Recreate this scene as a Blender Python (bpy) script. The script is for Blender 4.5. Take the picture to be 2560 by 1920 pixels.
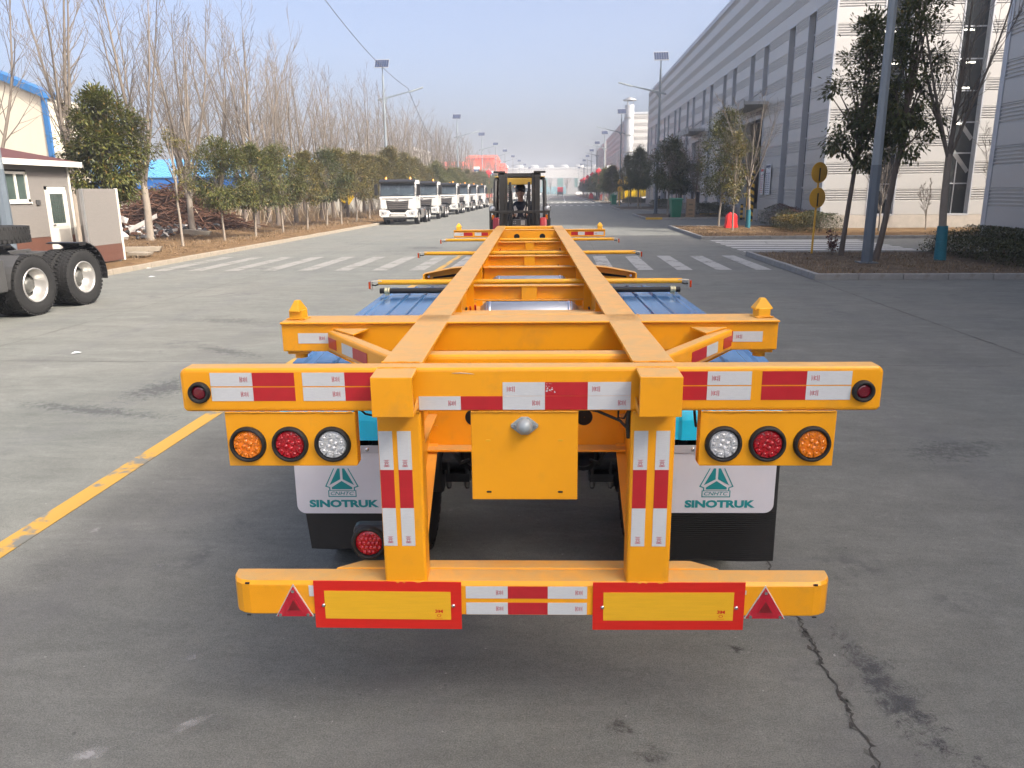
import bpy, math, random
from mathutils import Vector, Matrix
R=math.radians; PI=math.pi
for o in list(bpy.data.objects): bpy.data.objects.remove(o)
S=bpy.context.scene; COL=S.collection
# ---------------------------------------------------------------- camera
cam=bpy.data.cameras.new('camera'); camo=bpy.data.objects.new('camera',cam); COL.objects.link(camo)
cam.sensor_width=36; cam.lens=27.03; cam.clip_start=.05; cam.clip_end=6000
camo.matrix_world=Matrix.Translation((0,0,2.1))@Matrix.Rotation(R(3.708),4,'Z')@Matrix.Rotation(R(75.926),4,'X')@Matrix.Rotation(R(-.5),4,'Z')
S.camera=camo
# ---------------------------------------------------------------- sky, sun, exposure
AZ=60.; EL=39.7          # sun: degrees from -Y towards +X, elevation
W=bpy.data.worlds.new('World'); S.world=W; W.use_nodes=True
nt=W.node_tree; bg=nt.nodes['Background']; sk=nt.nodes.new('ShaderNodeTexSky'); sk.sky_type='NISHITA'
sk.sun_disc=False; sk.sun_elevation=R(EL); sk.sun_rotation=R(180-AZ); sk.altitude=50; sk.air_density=.48; sk.dust_density=7.4; sk.ozone_density=.1
nt.links.new(sk.outputs[0],bg.inputs[0]); bg.inputs[1].default_value=.15
sl=bpy.data.lights.new('sun','SUN'); sl.energy=2.0; sl.angle=R(.9); sl.color=(1,.95,.86)
so=bpy.data.objects.new('sun',sl); COL.objects.link(so)
sd=Vector((math.sin(R(AZ))*math.cos(R(EL)),-math.cos(R(AZ))*math.cos(R(EL)),math.sin(R(EL))))
so.rotation_euler=sd.to_track_quat('Z','Y').to_euler(); so.location=sd*60
S.view_settings.view_transform='Standard'; S.view_settings.look='None'; S.view_settings.gamma=1; S.view_settings.use_curve_mapping=False
S.view_settings.exposure=1.52
S.cycles.max_bounces=6; S.cycles.diffuse_bounces=3; S.cycles.glossy_bounces=3; S.cycles.transmission_bounces=2; S.cycles.volume_bounces=0; S.cycles.transparent_max_bounces=6
# ---------------------------------------------------------------- helpers
class MB:
    def __init__(s): s.v=[];s.f=[];s.m=[];s.s=[]
    def face(s,pts,m=0,sm=False):
        n=len(s.v); s.v+=[tuple(p) for p in pts]; s.f.append(tuple(range(n,n+len(pts)))); s.m.append(m); s.s.append(sm)
    def raw(s,vs,fs,m=0,sm=False):
        n=len(s.v); s.v+=[tuple(p) for p in vs]
        for f in fs: s.f.append(tuple(n+i for i in f)); s.m.append(m); s.s.append(sm)
    def box(s,x0,x1,y0,y1,z0,z1,m=0,T=None):
        vs=[Vector((x,y,z)) for z in(z0,z1) for y in(y0,y1) for x in(x0,x1)]
        if T: vs=[T@v for v in vs]
        s.raw(vs,[(0,2,3,1),(4,5,7,6),(0,1,5,4),(2,6,7,3),(0,4,6,2),(1,3,7,5)],m)
    def prism(s,pts,ax,a,b,m=0,T=None):
        # pts in (y,z) for x, (x,z) for y, (x,y) for z
        f={'x':lambda p,d:(d,p[0],p[1]),'y':lambda p,d:(p[0],d,p[1]),'z':lambda p,d:(p[0],p[1],d)}[ax]
        n=len(pts); vs=[Vector(f(p,a)) for p in pts]+[Vector(f(p,b)) for p in pts]
        if T: vs=[T@v for v in vs]
        A=sum(pts[i][0]*pts[(i+1)%n][1]-pts[(i+1)%n][0]*pts[i][1] for i in range(n))
        fl=(A>0)^(b<a)^(ax=='y')
        fs=[tuple(range(n-1,-1,-1)),tuple(range(n,2*n))]+[(i,(i+1)%n,(i+1)%n+n,i+n) for i in range(n)]
        if not fl: fs=[tuple(reversed(f)) for f in fs]
        s.raw(vs,fs,m)
    def tube(s,path,rad,n=8,m=0,caps=True,sm=True):
        P=[Vector(p) for p in path]; k=len(P)
        if not hasattr(rad,'__len__'): rad=[rad]*k
        u=None; rings=[]
        for i in range(k):
            t=(P[min(i+1,k-1)]-P[max(i-1,0)]).normalized()
            if u is None: u=t.orthogonal().normalized()
            else:
                u=u-t*u.dot(t)
                u=u.normalized() if u.length>1e-6 else t.orthogonal().normalized()
            w=t.cross(u); rings.append([P[i]+(u*math.cos(2*PI*j/n)+w*math.sin(2*PI*j/n))*rad[i] for j in range(n)])
        vs=[p for r in rings for p in r]
        fs=[(i*n+j,i*n+(j+1)%n,(i+1)*n+(j+1)%n,(i+1)*n+j) for i in range(k-1) for j in range(n)]
        s.raw(vs,fs,m,sm)
        if caps: s.face(list(reversed(rings[0])),m); s.face(rings[-1],m)
    def cyl(s,p0,p1,r0,r1=None,n=16,m=0,caps=True,sm=True): s.tube([p0,p1],[r0,r0 if r1 is None else r1],n,m,caps,sm)
    def lathe(s,prof,o,ax='x',n=32,m=0,sm=True,ms=None):
        # prof: (h along axis, r)
        o=Vector(o); A={'x':(Vector((1,0,0)),Vector((0,1,0)),Vector((0,0,1))),'y':(Vector((0,1,0)),Vector((0,0,1)),Vector((1,0,0))),'z':(Vector((0,0,1)),Vector((1,0,0)),Vector((0,1,0)))}[ax]
        k=len(prof); vs=[o+A[0]*h+(A[1]*math.cos(2*PI*j/n)+A[2]*math.sin(2*PI*j/n))*r for h,r in prof for j in range(n)]
        if ms is None: s.raw(vs,[(i*n+j,i*n+(j+1)%n,(i+1)*n+(j+1)%n,(i+1)*n+j) for i in range(k-1) for j in range(n)],m,sm)
        else:
            for i in range(k-1): s.raw(vs[i*n:(i+2)*n],[(j,(j+1)%n,n+(j+1)%n,n+j) for j in range(n)],ms[i],sm)
    def sph(s,c,r,nu=12,nv=8,m=0,T=None):
        if not hasattr(r,'__len__'): r=(r,r,r)
        vs=[]
        for i in range(nv+1):
            t=PI*i/nv
            for j in range(nu):
                a=2*PI*j/nu; vs.append(Vector((c[0]+r[0]*math.sin(t)*math.cos(a),c[1]+r[1]*math.sin(t)*math.sin(a),c[2]+r[2]*math.cos(t))))
        if T: vs=[T@v for v in vs]
        s.raw(vs,[(i*nu+j,(i+1)*nu+j,(i+1)*nu+(j+1)%nu,i*nu+(j+1)%nu) for i in range(nv) for j in range(nu)],m,True)
    def mesh(s,name,mats):
        me=bpy.data.meshes.new(name); me.from_pydata(s.v,[],s.f)
        for x in mats: me.materials.append(M(x))
        me.polygons.foreach_set('material_index',s.m); me.polygons.foreach_set('use_smooth',s.s); me.update(); return me
    def build(s,name,mats,parent=None,bevel=0,loc=None,rot=None,seg=2):
        return obj(name,s.mesh(name,mats if isinstance(mats,(list,tuple)) else [mats]),parent,bevel,loc,rot,seg)
def obj(name,me,parent=None,bevel=0,loc=None,rot=None,seg=2):
    o=bpy.data.objects.new(name,me); COL.objects.link(o)
    if parent: o.parent=parent
    if loc is not None: o.location=loc
    if rot is not None: o.rotation_euler=rot
    if bevel:
        b=o.modifiers.new('bevel','BEVEL'); b.width=bevel; b.segments=seg; b.limit_method='ANGLE'; b.angle_limit=R(40); b.use_clamp_overlap=True
    return o
def thing(name,label,cat,loc=(0,0,0),rz=0,group=None):
    o=bpy.data.objects.new(name,None); COL.objects.link(o); o.location=loc; o.rotation_euler=(0,0,rz); o.empty_display_size=.2
    return tag(o,label,cat,group)
def tag(o,label,cat,group=None):
    o['label']=label; o['category']=cat
    if group: o['group']=group
    return o
def struct(o): o['kind']='structure'; return o
def stuff(o): o['kind']='stuff'; return o
def kids(o): return [c for c in bpy.data.objects if c.parent==o]
def dup(o,parent=None,ch=None):
    if ch is None: ch=list(bpy.data.objects)
    c=o.copy(); COL.objects.link(c); c.parent=parent
    for k in ch:
        if k.parent==o: dup(k,c,ch)
    return c
def copy_thing(o,label,loc,rz=0,sc=1,group=None,flat=None):
    c=dup(o,None,flat); c.location=loc; c.rotation_euler=(0,0,rz); c.scale=(sc,sc,sc) if not hasattr(sc,'__len__') else sc; c['label']=label
    if group: c['group']=group
    return c
def family(o): # o and all below it, for fast copying
    out=[o]; al=list(bpy.data.objects)
    def rec(p):
        for k in al:
            if k.parent==p: out.append(k); rec(k)
    rec(o); return out
ORD=['first','second','third','fourth','fifth','sixth','seventh','eighth','ninth','tenth','eleventh','twelfth','thirteenth','fourteenth','fifteenth','sixteenth','seventeenth','eighteenth','nineteenth','twentieth']
def nth(i):
    if i<20: return ORD[i]
    n=i+1; return f"{n}{'th' if 10<=n%100<=20 else {1:'st',2:'nd',3:'rd'}.get(n%10,'th')}"
def text_mesh(body,size=1,off=0,shear=0):
    cu=bpy.data.curves.new('t','FONT'); cu.body=body; cu.size=size; cu.offset=off; cu.shear=shear; cu.align_x='CENTER'; cu.resolution_u=3
    o=bpy.data.objects.new('t',cu); COL.objects.link(o)
    me=bpy.data.meshes.new_from_object(o.evaluated_get(bpy.context.evaluated_depsgraph_get()))
    vs=[v.co.copy() for v in me.vertices]; fs=[tuple(p.vertices) for p in me.polygons]
    bpy.data.objects.remove(o); bpy.data.curves.remove(cu); bpy.data.meshes.remove(me); return vs,fs
def put_text(mb,body,cx,z0,w,h,y,m=0,off=.02,shear=0):
    # text standing in the xz plane facing -y, fitted into w x h
    vs,fs=text_mesh(body,1,off,shear); xs=[v.x for v in vs]; ys=[v.y for v in vs]
    kx=w/(max(xs)-min(xs)); ky=h/(max(ys)-min(ys)); xm=(max(xs)+min(xs))/2
    mb.raw([(cx+(v.x-xm)*kx,y,z0+(v.y-min(ys))*ky) for v in vs],fs,m)
# ---------------------------------------------------------------- materials
MATS={}
def M(n): return MATS[n]
def nd(nt,t,**k):
    n=nt.nodes.new(t)
    for a,b in k.items():
        if a=='i':
            for q,v in b.items(): n.inputs[q].default_value=v
        else: setattr(n,a,b)
    return n
def base_mat(name):
    m=bpy.data.materials.new(name); m.use_nodes=True; MATS[name]=m
    return m,m.node_tree,m.node_tree.nodes['Principled BSDF']
def c4(c): return (c[0],c[1],c[2],1)
def mat(name,col,rough=.5,metal=0,var=.12,scale=6,bump=0,bscale=60,coat=0,spec=.5,stretch=None,dust_sheen=None,dirt=None,emit=None,trans=0):
    m,nt,p=base_mat(name); L=nt.links.new
    tc=nd(nt,'ShaderNodeTexCoord'); src=tc.outputs['Object']
    if stretch:
        mp=nd(nt,'ShaderNodeMapping'); mp.inputs['Scale'].default_value=stretch; L(src,mp.inputs[0]); src=mp.outputs[0]
    nz=nd(nt,'ShaderNodeTexNoise',i={'Scale':scale,'Detail':6,'Roughness':.6}); L(src,nz.inputs['Vector'])
    mr=nd(nt,'ShaderNodeMapRange',i={'From Min':.25,'From Max':.75,'To Min':1-var,'To Max':1+var}); L(nz.outputs[0],mr.inputs[0])
    mx=nd(nt,'ShaderNodeMix',data_type='RGBA',blend_type='MULTIPLY'); mx.inputs[0].default_value=1; mx.inputs[6].default_value=c4(col); L(mr.outputs[0],mx.inputs[7])
    out=mx.outputs[2]
    if dirt: # (colour, amount threshold, scale)
        n2=nd(nt,'ShaderNodeTexNoise',i={'Scale':dirt[2],'Detail':8,'Roughness':.65}); L(src,n2.inputs['Vector'])
        r2=nd(nt,'ShaderNodeMapRange',i={'From Min':dirt[1],'From Max':dirt[1]+.14,'To Min':0,'To Max':dirt[3] if len(dirt)>3 else .7}); L(n2.outputs[0],r2.inputs[0])
        m2=nd(nt,'ShaderNodeMix',data_type='RGBA'); m2.inputs[7].default_value=c4(dirt[0]); L(r2.outputs[0],m2.inputs[0]); L(out,m2.inputs[6]); out=m2.outputs[2]
    if dust_sheen: # settled dust plus painted sky sheen on faces that look up: (colour, amount)
        ge=nd(nt,'ShaderNodeNewGeometry'); sx=nd(nt,'ShaderNodeSeparateXYZ'); L(ge.outputs['Normal'],sx.inputs[0])
        n3=nd(nt,'ShaderNodeTexNoise',i={'Scale':9,'Detail':7,'Roughness':.7,'Distortion':.6}); L(tc.outputs['Object'],n3.inputs['Vector'])
        r3=nd(nt,'ShaderNodeMapRange',i={'From Min':.3,'From Max':.65,'To Min':dust_sheen[1]*.45,'To Max':dust_sheen[1]}); L(n3.outputs[0],r3.inputs[0])
        r4=nd(nt,'ShaderNodeMapRange',i={'From Min':.8,'From Max':.97}); L(sx.outputs[2],r4.inputs[0])
        mu=nd(nt,'ShaderNodeMath',operation='MULTIPLY'); L(r3.outputs[0],mu.inputs[0]); L(r4.outputs[0],mu.inputs[1])
        m3=nd(nt,'ShaderNodeMix',data_type='RGBA'); m3.inputs[7].default_value=c4(dust_sheen[0]); L(mu.outputs[0],m3.inputs[0]); L(out,m3.inputs[6]); out=m3.outputs[2]
        rr=nd(nt,'ShaderNodeMapRange',i={'To Min':rough,'To Max':.75}); L(mu.outputs[0],rr.inputs[0]); L(rr.outputs[0],p.inputs['Roughness'])
    else: p.inputs['Roughness'].default_value=rough
    L(out,p.inputs['Base Color']); p.inputs['Metallic'].default_value=metal
    p.inputs['Specular IOR Level'].default_value=spec
    if coat: p.inputs['Coat Weight'].default_value=coat; p.inputs['Coat Roughness'].default_value=.08
    if trans: p.inputs['Transmission Weight'].default_value=trans
    if bump:
        n4=nd(nt,'ShaderNodeTexNoise',i={'Scale':bscale,'Detail':5}); L(src,n4.inputs['Vector'])
        bp=nd(nt,'ShaderNodeBump',i={'Strength':bump,'Distance':.02}); L(n4.outputs[0],bp.inputs['Height']); L(bp.outputs[0],p.inputs['Normal'])
    if emit: p.inputs['Emission Color'].default_value=c4(emit[0]); p.inputs['Emission Strength'].default_value=emit[1]
    return m
mat('yellow',(.93,.395,.008),.38,var=.08,scale=2.2,dust_sheen=((.57,.385,.16),.85),coat=.1,bump=.05,bscale=260,dirt=((.50,.27,.06),.55,4,.34))
mat('yellow_bar',(.84,.41,.012),.35,var=.05,coat=.2)
mat('yellow_tip',(.84,.46,.02),.5,var=.1)
mat('lock_yellow',(.82,.42,.02),.45,var=.08,dirt=((.3,.2,.02),.7,14,.5))
mat('tape_white',(.62,.65,.66),.35,var=.06,scale=40,stretch=(1,1,6),dirt=((.35,.37,.38),.66,9,.6))
mat('tape_red',(.50,.022,.03),.3,var=.08,scale=20,dirt=((.3,.01,.015),.68,10,.5))
mat('tape_mark',(.52,.20,.22),.6,var=.1)
mat('board_red',(.68,.02,.012),.38,var=.07,scale=8,stretch=(1,1,12))
mat('board_yellow',(.85,.47,.02),.38,var=.06,scale=8,stretch=(1,1,14),dirt=((.4,.25,.05),.72,8,.5))
mat('rubber',(.014,.014,.014),.65,var=.2,scale=20,bump=.1,bscale=120)
mat('weld',(.78,.33,.010),.4,var=.15,scale=60,bump=.3,bscale=200)
mat('flap_rubber',(.020,.020,.019),.7,var=.15,scale=20)
mat('tyre',(.012,.012,.012),.8,var=.25,scale=14,bump=.2,bscale=50,dirt=((.05,.043,.034),.62,7,.45))
mat('black_steel',(.025,.026,.028),.5,var=.2,scale=10,dirt=((.12,.10,.08),.68,6,.4))
mat('dark_steel',(.055,.055,.055),.5,var=.2,scale=8,dirt=((.16,.13,.10),.66,6,.4))
mat('steel_grey',(.33,.37,.39),.4,metal=.2,var=.06,scale=3)
mat('pole_grey',(.20,.235,.26),.42,metal=.15,var=.06,scale=2,dirt=((.3,.28,.24),.7,3,.4))
mat('pole_dark',(.10,.125,.15),.45,var=.08,scale=4,dirt=((.25,.23,.2),.68,4,.5))
mat('alum',(.50,.53,.56),.38,metal=.8,var=.05,scale=5,stretch=(1,6,6))
mat('chrome',(.75,.75,.75),.2,metal=1,var=.1,scale=30)
mat('galv',(.42,.42,.415),.38,metal=.7,var=.12,scale=4)
mat('rim',(.46,.45,.43),.32,metal=.6,var=.06,scale=8,dirt=((.25,.2,.15),.66,8,.4))
mat('hub',(.12,.12,.11),.5,metal=.3,var=.25,scale=18)
mat('blue_film',(.05,.17,.37),.26,var=.14,scale=6,coat=.3,dirt=((.14,.24,.36),.54,4,.6))
mat('cyan_film',(.012,.62,.95),.2,var=.12,scale=9,coat=.5)
mat('teal',(.012,.27,.29),.5,var=.05)
mat('white_flap',(.70,.70,.75),.45,var=.04,scale=6,dirt=((.42,.41,.42),.62,5,.5))
mat('lens_amber',(.85,.22,.005),.12,var=.2,scale=60,coat=1,bump=.25,bscale=160)
mat('lens_red',(.45,.004,.012),.12,var=.25,scale=60,coat=1,bump=.25,bscale=160)
mat('lens_clear',(.72,.74,.74),.1,metal=.35,var=.2,scale=60,coat=1,bump=.3,bscale=160)
mat('lens_dark_red',(.16,.004,.015),.12,var=.15,scale=40,coat=1)
mat('socket_grey',(.34,.39,.41),.42,metal=.15,var=.08)
mat('black_plastic',(.018,.018,.019),.4,var=.15)
mat('wire_red',(.6,.02,.01),.5); mat('wire_black',(.012,.012,.012),.5)
mat('cab_white',(.66,.65,.62),.25,var=.03,coat=.5,dirt=((.5,.47,.40),.7,3,.35))
mat('cab_glass',(.035,.05,.06),.06,var=.2,scale=1.2,spec=.8,dirt=((.16,.2,.22),.52,1.4,.6))
mat('grille_dark',(.05,.048,.047),.35,var=.15)
mat('beacon',(.85,.32,.01),.2,var=.1,coat=.6)
mat('tank_grey',(.25,.245,.23),.35,metal=.5,var=.06)
mat('lamp_glass',(.6,.62,.62),.12,metal=.4,var=.2,scale=20,coat=.8)
mat('kerb',(.27,.265,.25),.85,var=.14,scale=5,bump=.25,bscale=40,dirt=((.2,.18,.15),.58,3,.6))
mat('kerb_warm',(.26,.225,.175),.85,var=.14,scale=5,bump=.25,bscale=40,dirt=((.25,.2,.14),.6,3,.6))
mat('kerb_yellow',(.55,.33,.03),.7,var=.15,scale=6,dirt=((.3,.27,.2),.6,5,.6))
mat('cladding',(.47,.465,.45),.42,metal=.15,var=.035,scale=.5,stretch=(1,1,3))
mat('trim_grey',(.44,.46,.49),.4,metal=.2,var=.05)
mat('plinth',(.42,.38,.33),.85,var=.14,scale=3,bump=.15)
mat('win_glass',(.028,.032,.034),.07,var=.3,scale=.7,spec=.7,dirt=((.10,.10,.09),.55,1.1,.5))
mat('dark_void',(.012,.012,.012),.9,var=.2)
mat('siding',(.185,.172,.158),.6,var=.06,scale=5,stretch=(1,1,6))
mat('siding_brown',(.105,.045,.030),.6,var=.1,scale=5)
mat('kiosk_trim',(.60,.59,.54),.45,var=.04,dirt=((.5,.46,.38),.66,4,.4))
mat('roof_red',(.085,.030,.026),.65,var=.15,scale=12)
mat('kiosk_glass',(.06,.085,.075),.08,var=.25,scale=2,spec=.7)
mat('cream_sheet',(.50,.47,.385),.55,var=.06,scale=1.2,stretch=(4,4,.3),dirt=((.5,.42,.28),.62,1.2,.5))
mat('blue_trim',(.02,.115,.30),.45,var=.1)
mat('blue_roof',(.085,.27,.50),.5,var=.08,scale=1,stretch=(6,.6,1))
mat('blue_wall',(.015,.115,.38),.5,var=.1,scale=2)
mat('red_sheet',(.72,.09,.035),.55,var=.06,scale=.6)
mat('pale_wall',(.36,.34,.30),.8,var=.1,scale=1.5,dirt=((.35,.3,.24),.6,1.5,.5))
mat('far_white',(.38,.38,.37),.7,var=.05); mat('far_beige',(.28,.27,.255),.8,var=.06); mat('far_green',(.05,.16,.13),.7,var=.1); mat('far_teal',(.10,.25,.28),.7,var=.1)
mat('bark_pale',(.25,.215,.175),.85,var=.22,scale=9,bump=.3,bscale=30,stretch=(1,1,.35))
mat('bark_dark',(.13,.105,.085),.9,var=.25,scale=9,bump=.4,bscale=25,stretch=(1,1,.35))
mat('twig',(.15,.128,.105),.85,var=.2,scale=3)
mat('wrap_teal',(.02,.15,.19),.7,var=.2,scale=6,stretch=(1,1,5))
mat('stake_wood',(.34,.28,.21),.8,var=.15,scale=7)
mat('rust',(.085,.036,.018),.85,var=.45,scale=5,dirt=((.17,.075,.03),.58,3,.7))
mat('debris_white',(.50,.48,.45),.7,var=.12,scale=5)
mat('bin_green',(.012,.17,.095),.5,var=.1,scale=3,dirt=((.1,.14,.1),.62,4,.5))
mat('carton',(.36,.25,.15),.8,var=.08,scale=5)
mat('barrier_red',(.72,.03,.03),.45,var=.08,scale=3)
mat('sign_back',(.66,.36,.03),.5,var=.08,scale=3)
mat('hazard_yellow',(.72,.42,.03),.5,var=.1); mat('hazard_black',(.02,.02,.02),.5)
mat('board_white',(.70,.72,.74),.4,var=.05); mat('print_dark',(.06,.07,.12),.5); mat('print_red',(.5,.05,.05),.5)
mat('body_yellow',(.86,.58,.01),.4,var=.06,scale=2)
mat('fork_red',(.42,.03,.035),.4,var=.1,scale=4,coat=.3); mat('fork_yellow',(.46,.29,.05),.45,var=.08)
mat('fork_black',(.032,.031,.028),.5,var=.2,scale=8,dirt=((.11,.09,.07),.62,6,.5))
mat('solar',(.018,.032,.075),.15,var=.12,scale=5,spec=.7)
mat('skin',(.46,.27,.19),.55,var=.05); mat('cloth_navy',(.018,.022,.035),.85,var=.2,scale=12); mat('cloth_white',(.62,.58,.54),.8,var=.08,scale=10); mat('cloth_grey',(.09,.09,.10),.85,var=.15)
mat('helmet',(.012,.016,.035),.35,coat=.4)
mat('lantern_red',(.62,.03,.04),.5,var=.1); mat('banner_blue',(.02,.05,.14),.5,var=.1)
mat('car_white',(.78,.78,.76),.25,coat=.5,var=.02)
mat('fluorescent',(.9,.9,.8),.5,emit=((1,.95,.8),2.5))
mat('cable',(.10,.10,.10),.6)
mat('mudbrown',(.2,.15,.1),.9)
def leaf_mat(name,c0,c1,c2=None):
    m,nt,p=base_mat(name); L=nt.links.new
    ge=nd(nt,'ShaderNodeNewGeometry'); cr=nd(nt,'ShaderNodeValToRGB'); cr.color_ramp.elements[0].color=c4(c0); cr.color_ramp.elements[1].color=c4(c1)
    if c2: e=cr.color_ramp.elements.new(.9); e.color=c4(c1); cr.color_ramp.elements[2].color=c4(c2)
    L(ge.outputs['Random Per Island'],cr.inputs[0]); L(cr.outputs[0],p.inputs['Base Color']); p.inputs['Roughness'].default_value=.42; p.inputs['Specular IOR Level'].default_value=.45
    tr=nd(nt,'ShaderNodeBsdfTranslucent'); L(cr.outputs[0],tr.inputs[0]); ms=nd(nt,'ShaderNodeMixShader'); ms.inputs[0].default_value=.2
    L(p.outputs[0],ms.inputs[1]); L(tr.outputs[0],ms.inputs[2]); L(ms.outputs[0],nt.nodes['Material Output'].inputs[0])
leaf_mat('leaf_green',(.042,.058,.013),(.135,.137,.032),(.23,.14,.04))
leaf_mat('leaf_dark',(.032,.048,.014),(.10,.11,.03),(.17,.115,.036))
leaf_mat('leaf_olive',(.06,.064,.015),(.17,.14,.035),(.26,.145,.045))
leaf_mat('leaf_tan',(.12,.085,.025),(.24,.16,.05),(.30,.18,.07))
leaf_mat('hedge_red',(.05,.018,.015),(.14,.045,.03),(.06,.05,.02))
leaf_mat('hedge_green',(.022,.034,.012),(.075,.08,.022),(.15,.11,.03))
leaf_mat('hedge_gold',(.08,.065,.012),(.25,.17,.03),(.10,.08,.02))
leaf_mat('litter',(.10,.06,.03),(.30,.19,.10),(.21,.165,.11))
leaf_mat('dry_blade',(.13,.088,.048),(.30,.22,.13),(.20,.15,.095))
# ---------------------------------------------------------------- ground materials
def ground_nodes(nt): return nd(nt,'ShaderNodeNewGeometry').outputs['Position']
def concrete(name,base,warm,wear=1.):
    m,nt,p=base_mat(name); L=nt.links.new; pos=ground_nodes(nt)
    def noise(scale,detail=6,rough=.6,sc=None,dist=0,rot=0):
        v=pos
        if sc:
            mp=nd(nt,'ShaderNodeMapping'); mp.inputs['Scale'].default_value=sc; mp.inputs['Rotation'].default_value=(0,0,rot); L(v,mp.inputs[0]); v=mp.outputs[0]
        n=nd(nt,'ShaderNodeTexNoise',i={'Scale':scale,'Detail':detail,'Roughness':rough,'Distortion':dist}); L(v,n.inputs['Vector']); return n.outputs[0]
    def rng(s,a,b,c,d):
        r=nd(nt,'ShaderNodeMapRange',i={'From Min':a,'From Max':b,'To Min':c,'To Max':d}); L(s,r.inputs[0]); return r.outputs[0]
    def mul(a,b):
        q=nd(nt,'ShaderNodeMath',operation='MULTIPLY'); L(a,q.inputs[0]); L(b,q.inputs[1]); return q.outputs[0]
    def mix(f,a,b):
        x=nd(nt,'ShaderNodeMix',data_type='RGBA'); L(f,x.inputs[0])
        for s,i in((a,6),(b,7)):
            if isinstance(s,tuple): x.inputs[i].default_value=c4(s)
            else: L(s,x.inputs[i])
        return x.outputs[2]
    col=mix(rng(noise(.22,4),.35,.65,0,1),base,warm)
    f=mul(rng(noise(1,9,.68,(.7,1.5,1),.9,.12),.3,.7,.84,1.14),rng(noise(1,8,.65,(2.2,6,1),1.6,-.2),.3,.7,.93,1.06))
    f=mul(f,rng(noise(1,6,.6,(.5,2.4,1),3.2,.75),.35,.7,.93,1.07))
    f=mul(f,rng(noise(150,3,.8),.32,.68,.58,1.42)); f=mul(f,rng(noise(34,8,.85),.32,.68,.80,1.2)); f=mul(f,rng(noise(7,8,.75),.35,.65,.92,1.07))
    x=nd(nt,'ShaderNodeMix',data_type='RGBA',blend_type='MULTIPLY'); x.inputs[0].default_value=1; L(col,x.inputs[6]); L(f,x.inputs[7]); col=x.outputs[2]
    col=mix(mul(rng(noise(1.1,9,.72,(1,1.8,1),.5,.4),.64,.72,0,.55*wear),rng(noise(9,8,.7),.45,.6,0,1)),col,(.42,.41,.39))   # pale scuffs
    col=mix(mul(rng(noise(.8,8,.6,None,.4),.61,.68,0,.6*wear),rng(noise(6,9,.75),.44,.55,0,1)),col,(.075,.075,.078))   # oil and damp stains
    col=mix(rng(noise(23,2,.5),.74,.77,0,.5),col,(.05,.05,.05))
    col=mix(rng(noise(31,2,.5),.745,.775,0,.45),col,(.5,.49,.47))
    # tyre tracks: broad dark curved bands
    wv=nd(nt,'ShaderNodeTexWave',i={'Scale':.16,'Distortion':5.5,'Detail':2,'Detail Scale':.35}); L(pos,wv.inputs['Vector'])
    col=mix(mul(rng(wv.outputs['Fac'],.80,.97,0,.30*wear),rng(noise(3,5),.4,.6,0,1)),col,(.11,.11,.115))
    L(col,p.inputs['Base Color']); p.inputs['Roughness'].default_value=.82; p.inputs['Specular IOR Level'].default_value=.35
    b=nd(nt,'ShaderNodeBump',i={'Strength':.35,'Distance':.004}); L(noise(55,8,.75),b.inputs['Height']); L(b.outputs[0],p.inputs['Normal'])
concrete('concrete',(.151,.158,.144),(.170,.171,.152))
concrete('concrete_pale',(.25,.245,.235),(.29,.28,.265),.5)
def soil(name,a,b,c):
    m,nt,p=base_mat(name); L=nt.links.new; pos=ground_nodes(nt)
    n=nd(nt,'ShaderNodeTexNoise',i={'Scale':1.4,'Detail':10,'Roughness':.72}); L(pos,n.inputs['Vector'])
    n2=nd(nt,'ShaderNodeTexNoise',i={'Scale':26,'Detail':6,'Roughness':.7}); L(pos,n2.inputs['Vector'])
    ad=nd(nt,'ShaderNodeMath',operation='ADD'); L(n.outputs[0],ad.inputs[0]); L(n2.outputs[0],ad.inputs[1])
    hv=nd(nt,'ShaderNodeMath',operation='MULTIPLY'); hv.inputs[1].default_value=.5; L(ad.outputs[0],hv.inputs[0])
    cr=nd(nt,'ShaderNodeValToRGB'); e=cr.color_ramp.elements; e[0].position=.36; e[0].color=c4(a); e[1].position=.64; e[1].color=c4(c); k=e.new(.5); k.color=c4(b)
    L(hv.outputs[0],cr.inputs[0]); L(cr.outputs[0],p.inputs['Base Color']); p.inputs['Roughness'].default_value=.95; p.inputs['Specular IOR Level'].default_value=.1
    bp=nd(nt,'ShaderNodeBump',i={'Strength':.8,'Distance':.05}); L(hv.outputs[0],bp.inputs['Height']); L(bp.outputs[0],p.inputs['Normal'])
soil('soil',(.075,.046,.022),(.15,.096,.050),(.26,.17,.09))
soil('soil_dark',(.075,.058,.042),(.135,.105,.075),(.22,.175,.12))
soil('field',(.10,.08,.055),(.15,.12,.085),(.20,.17,.12))
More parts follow.
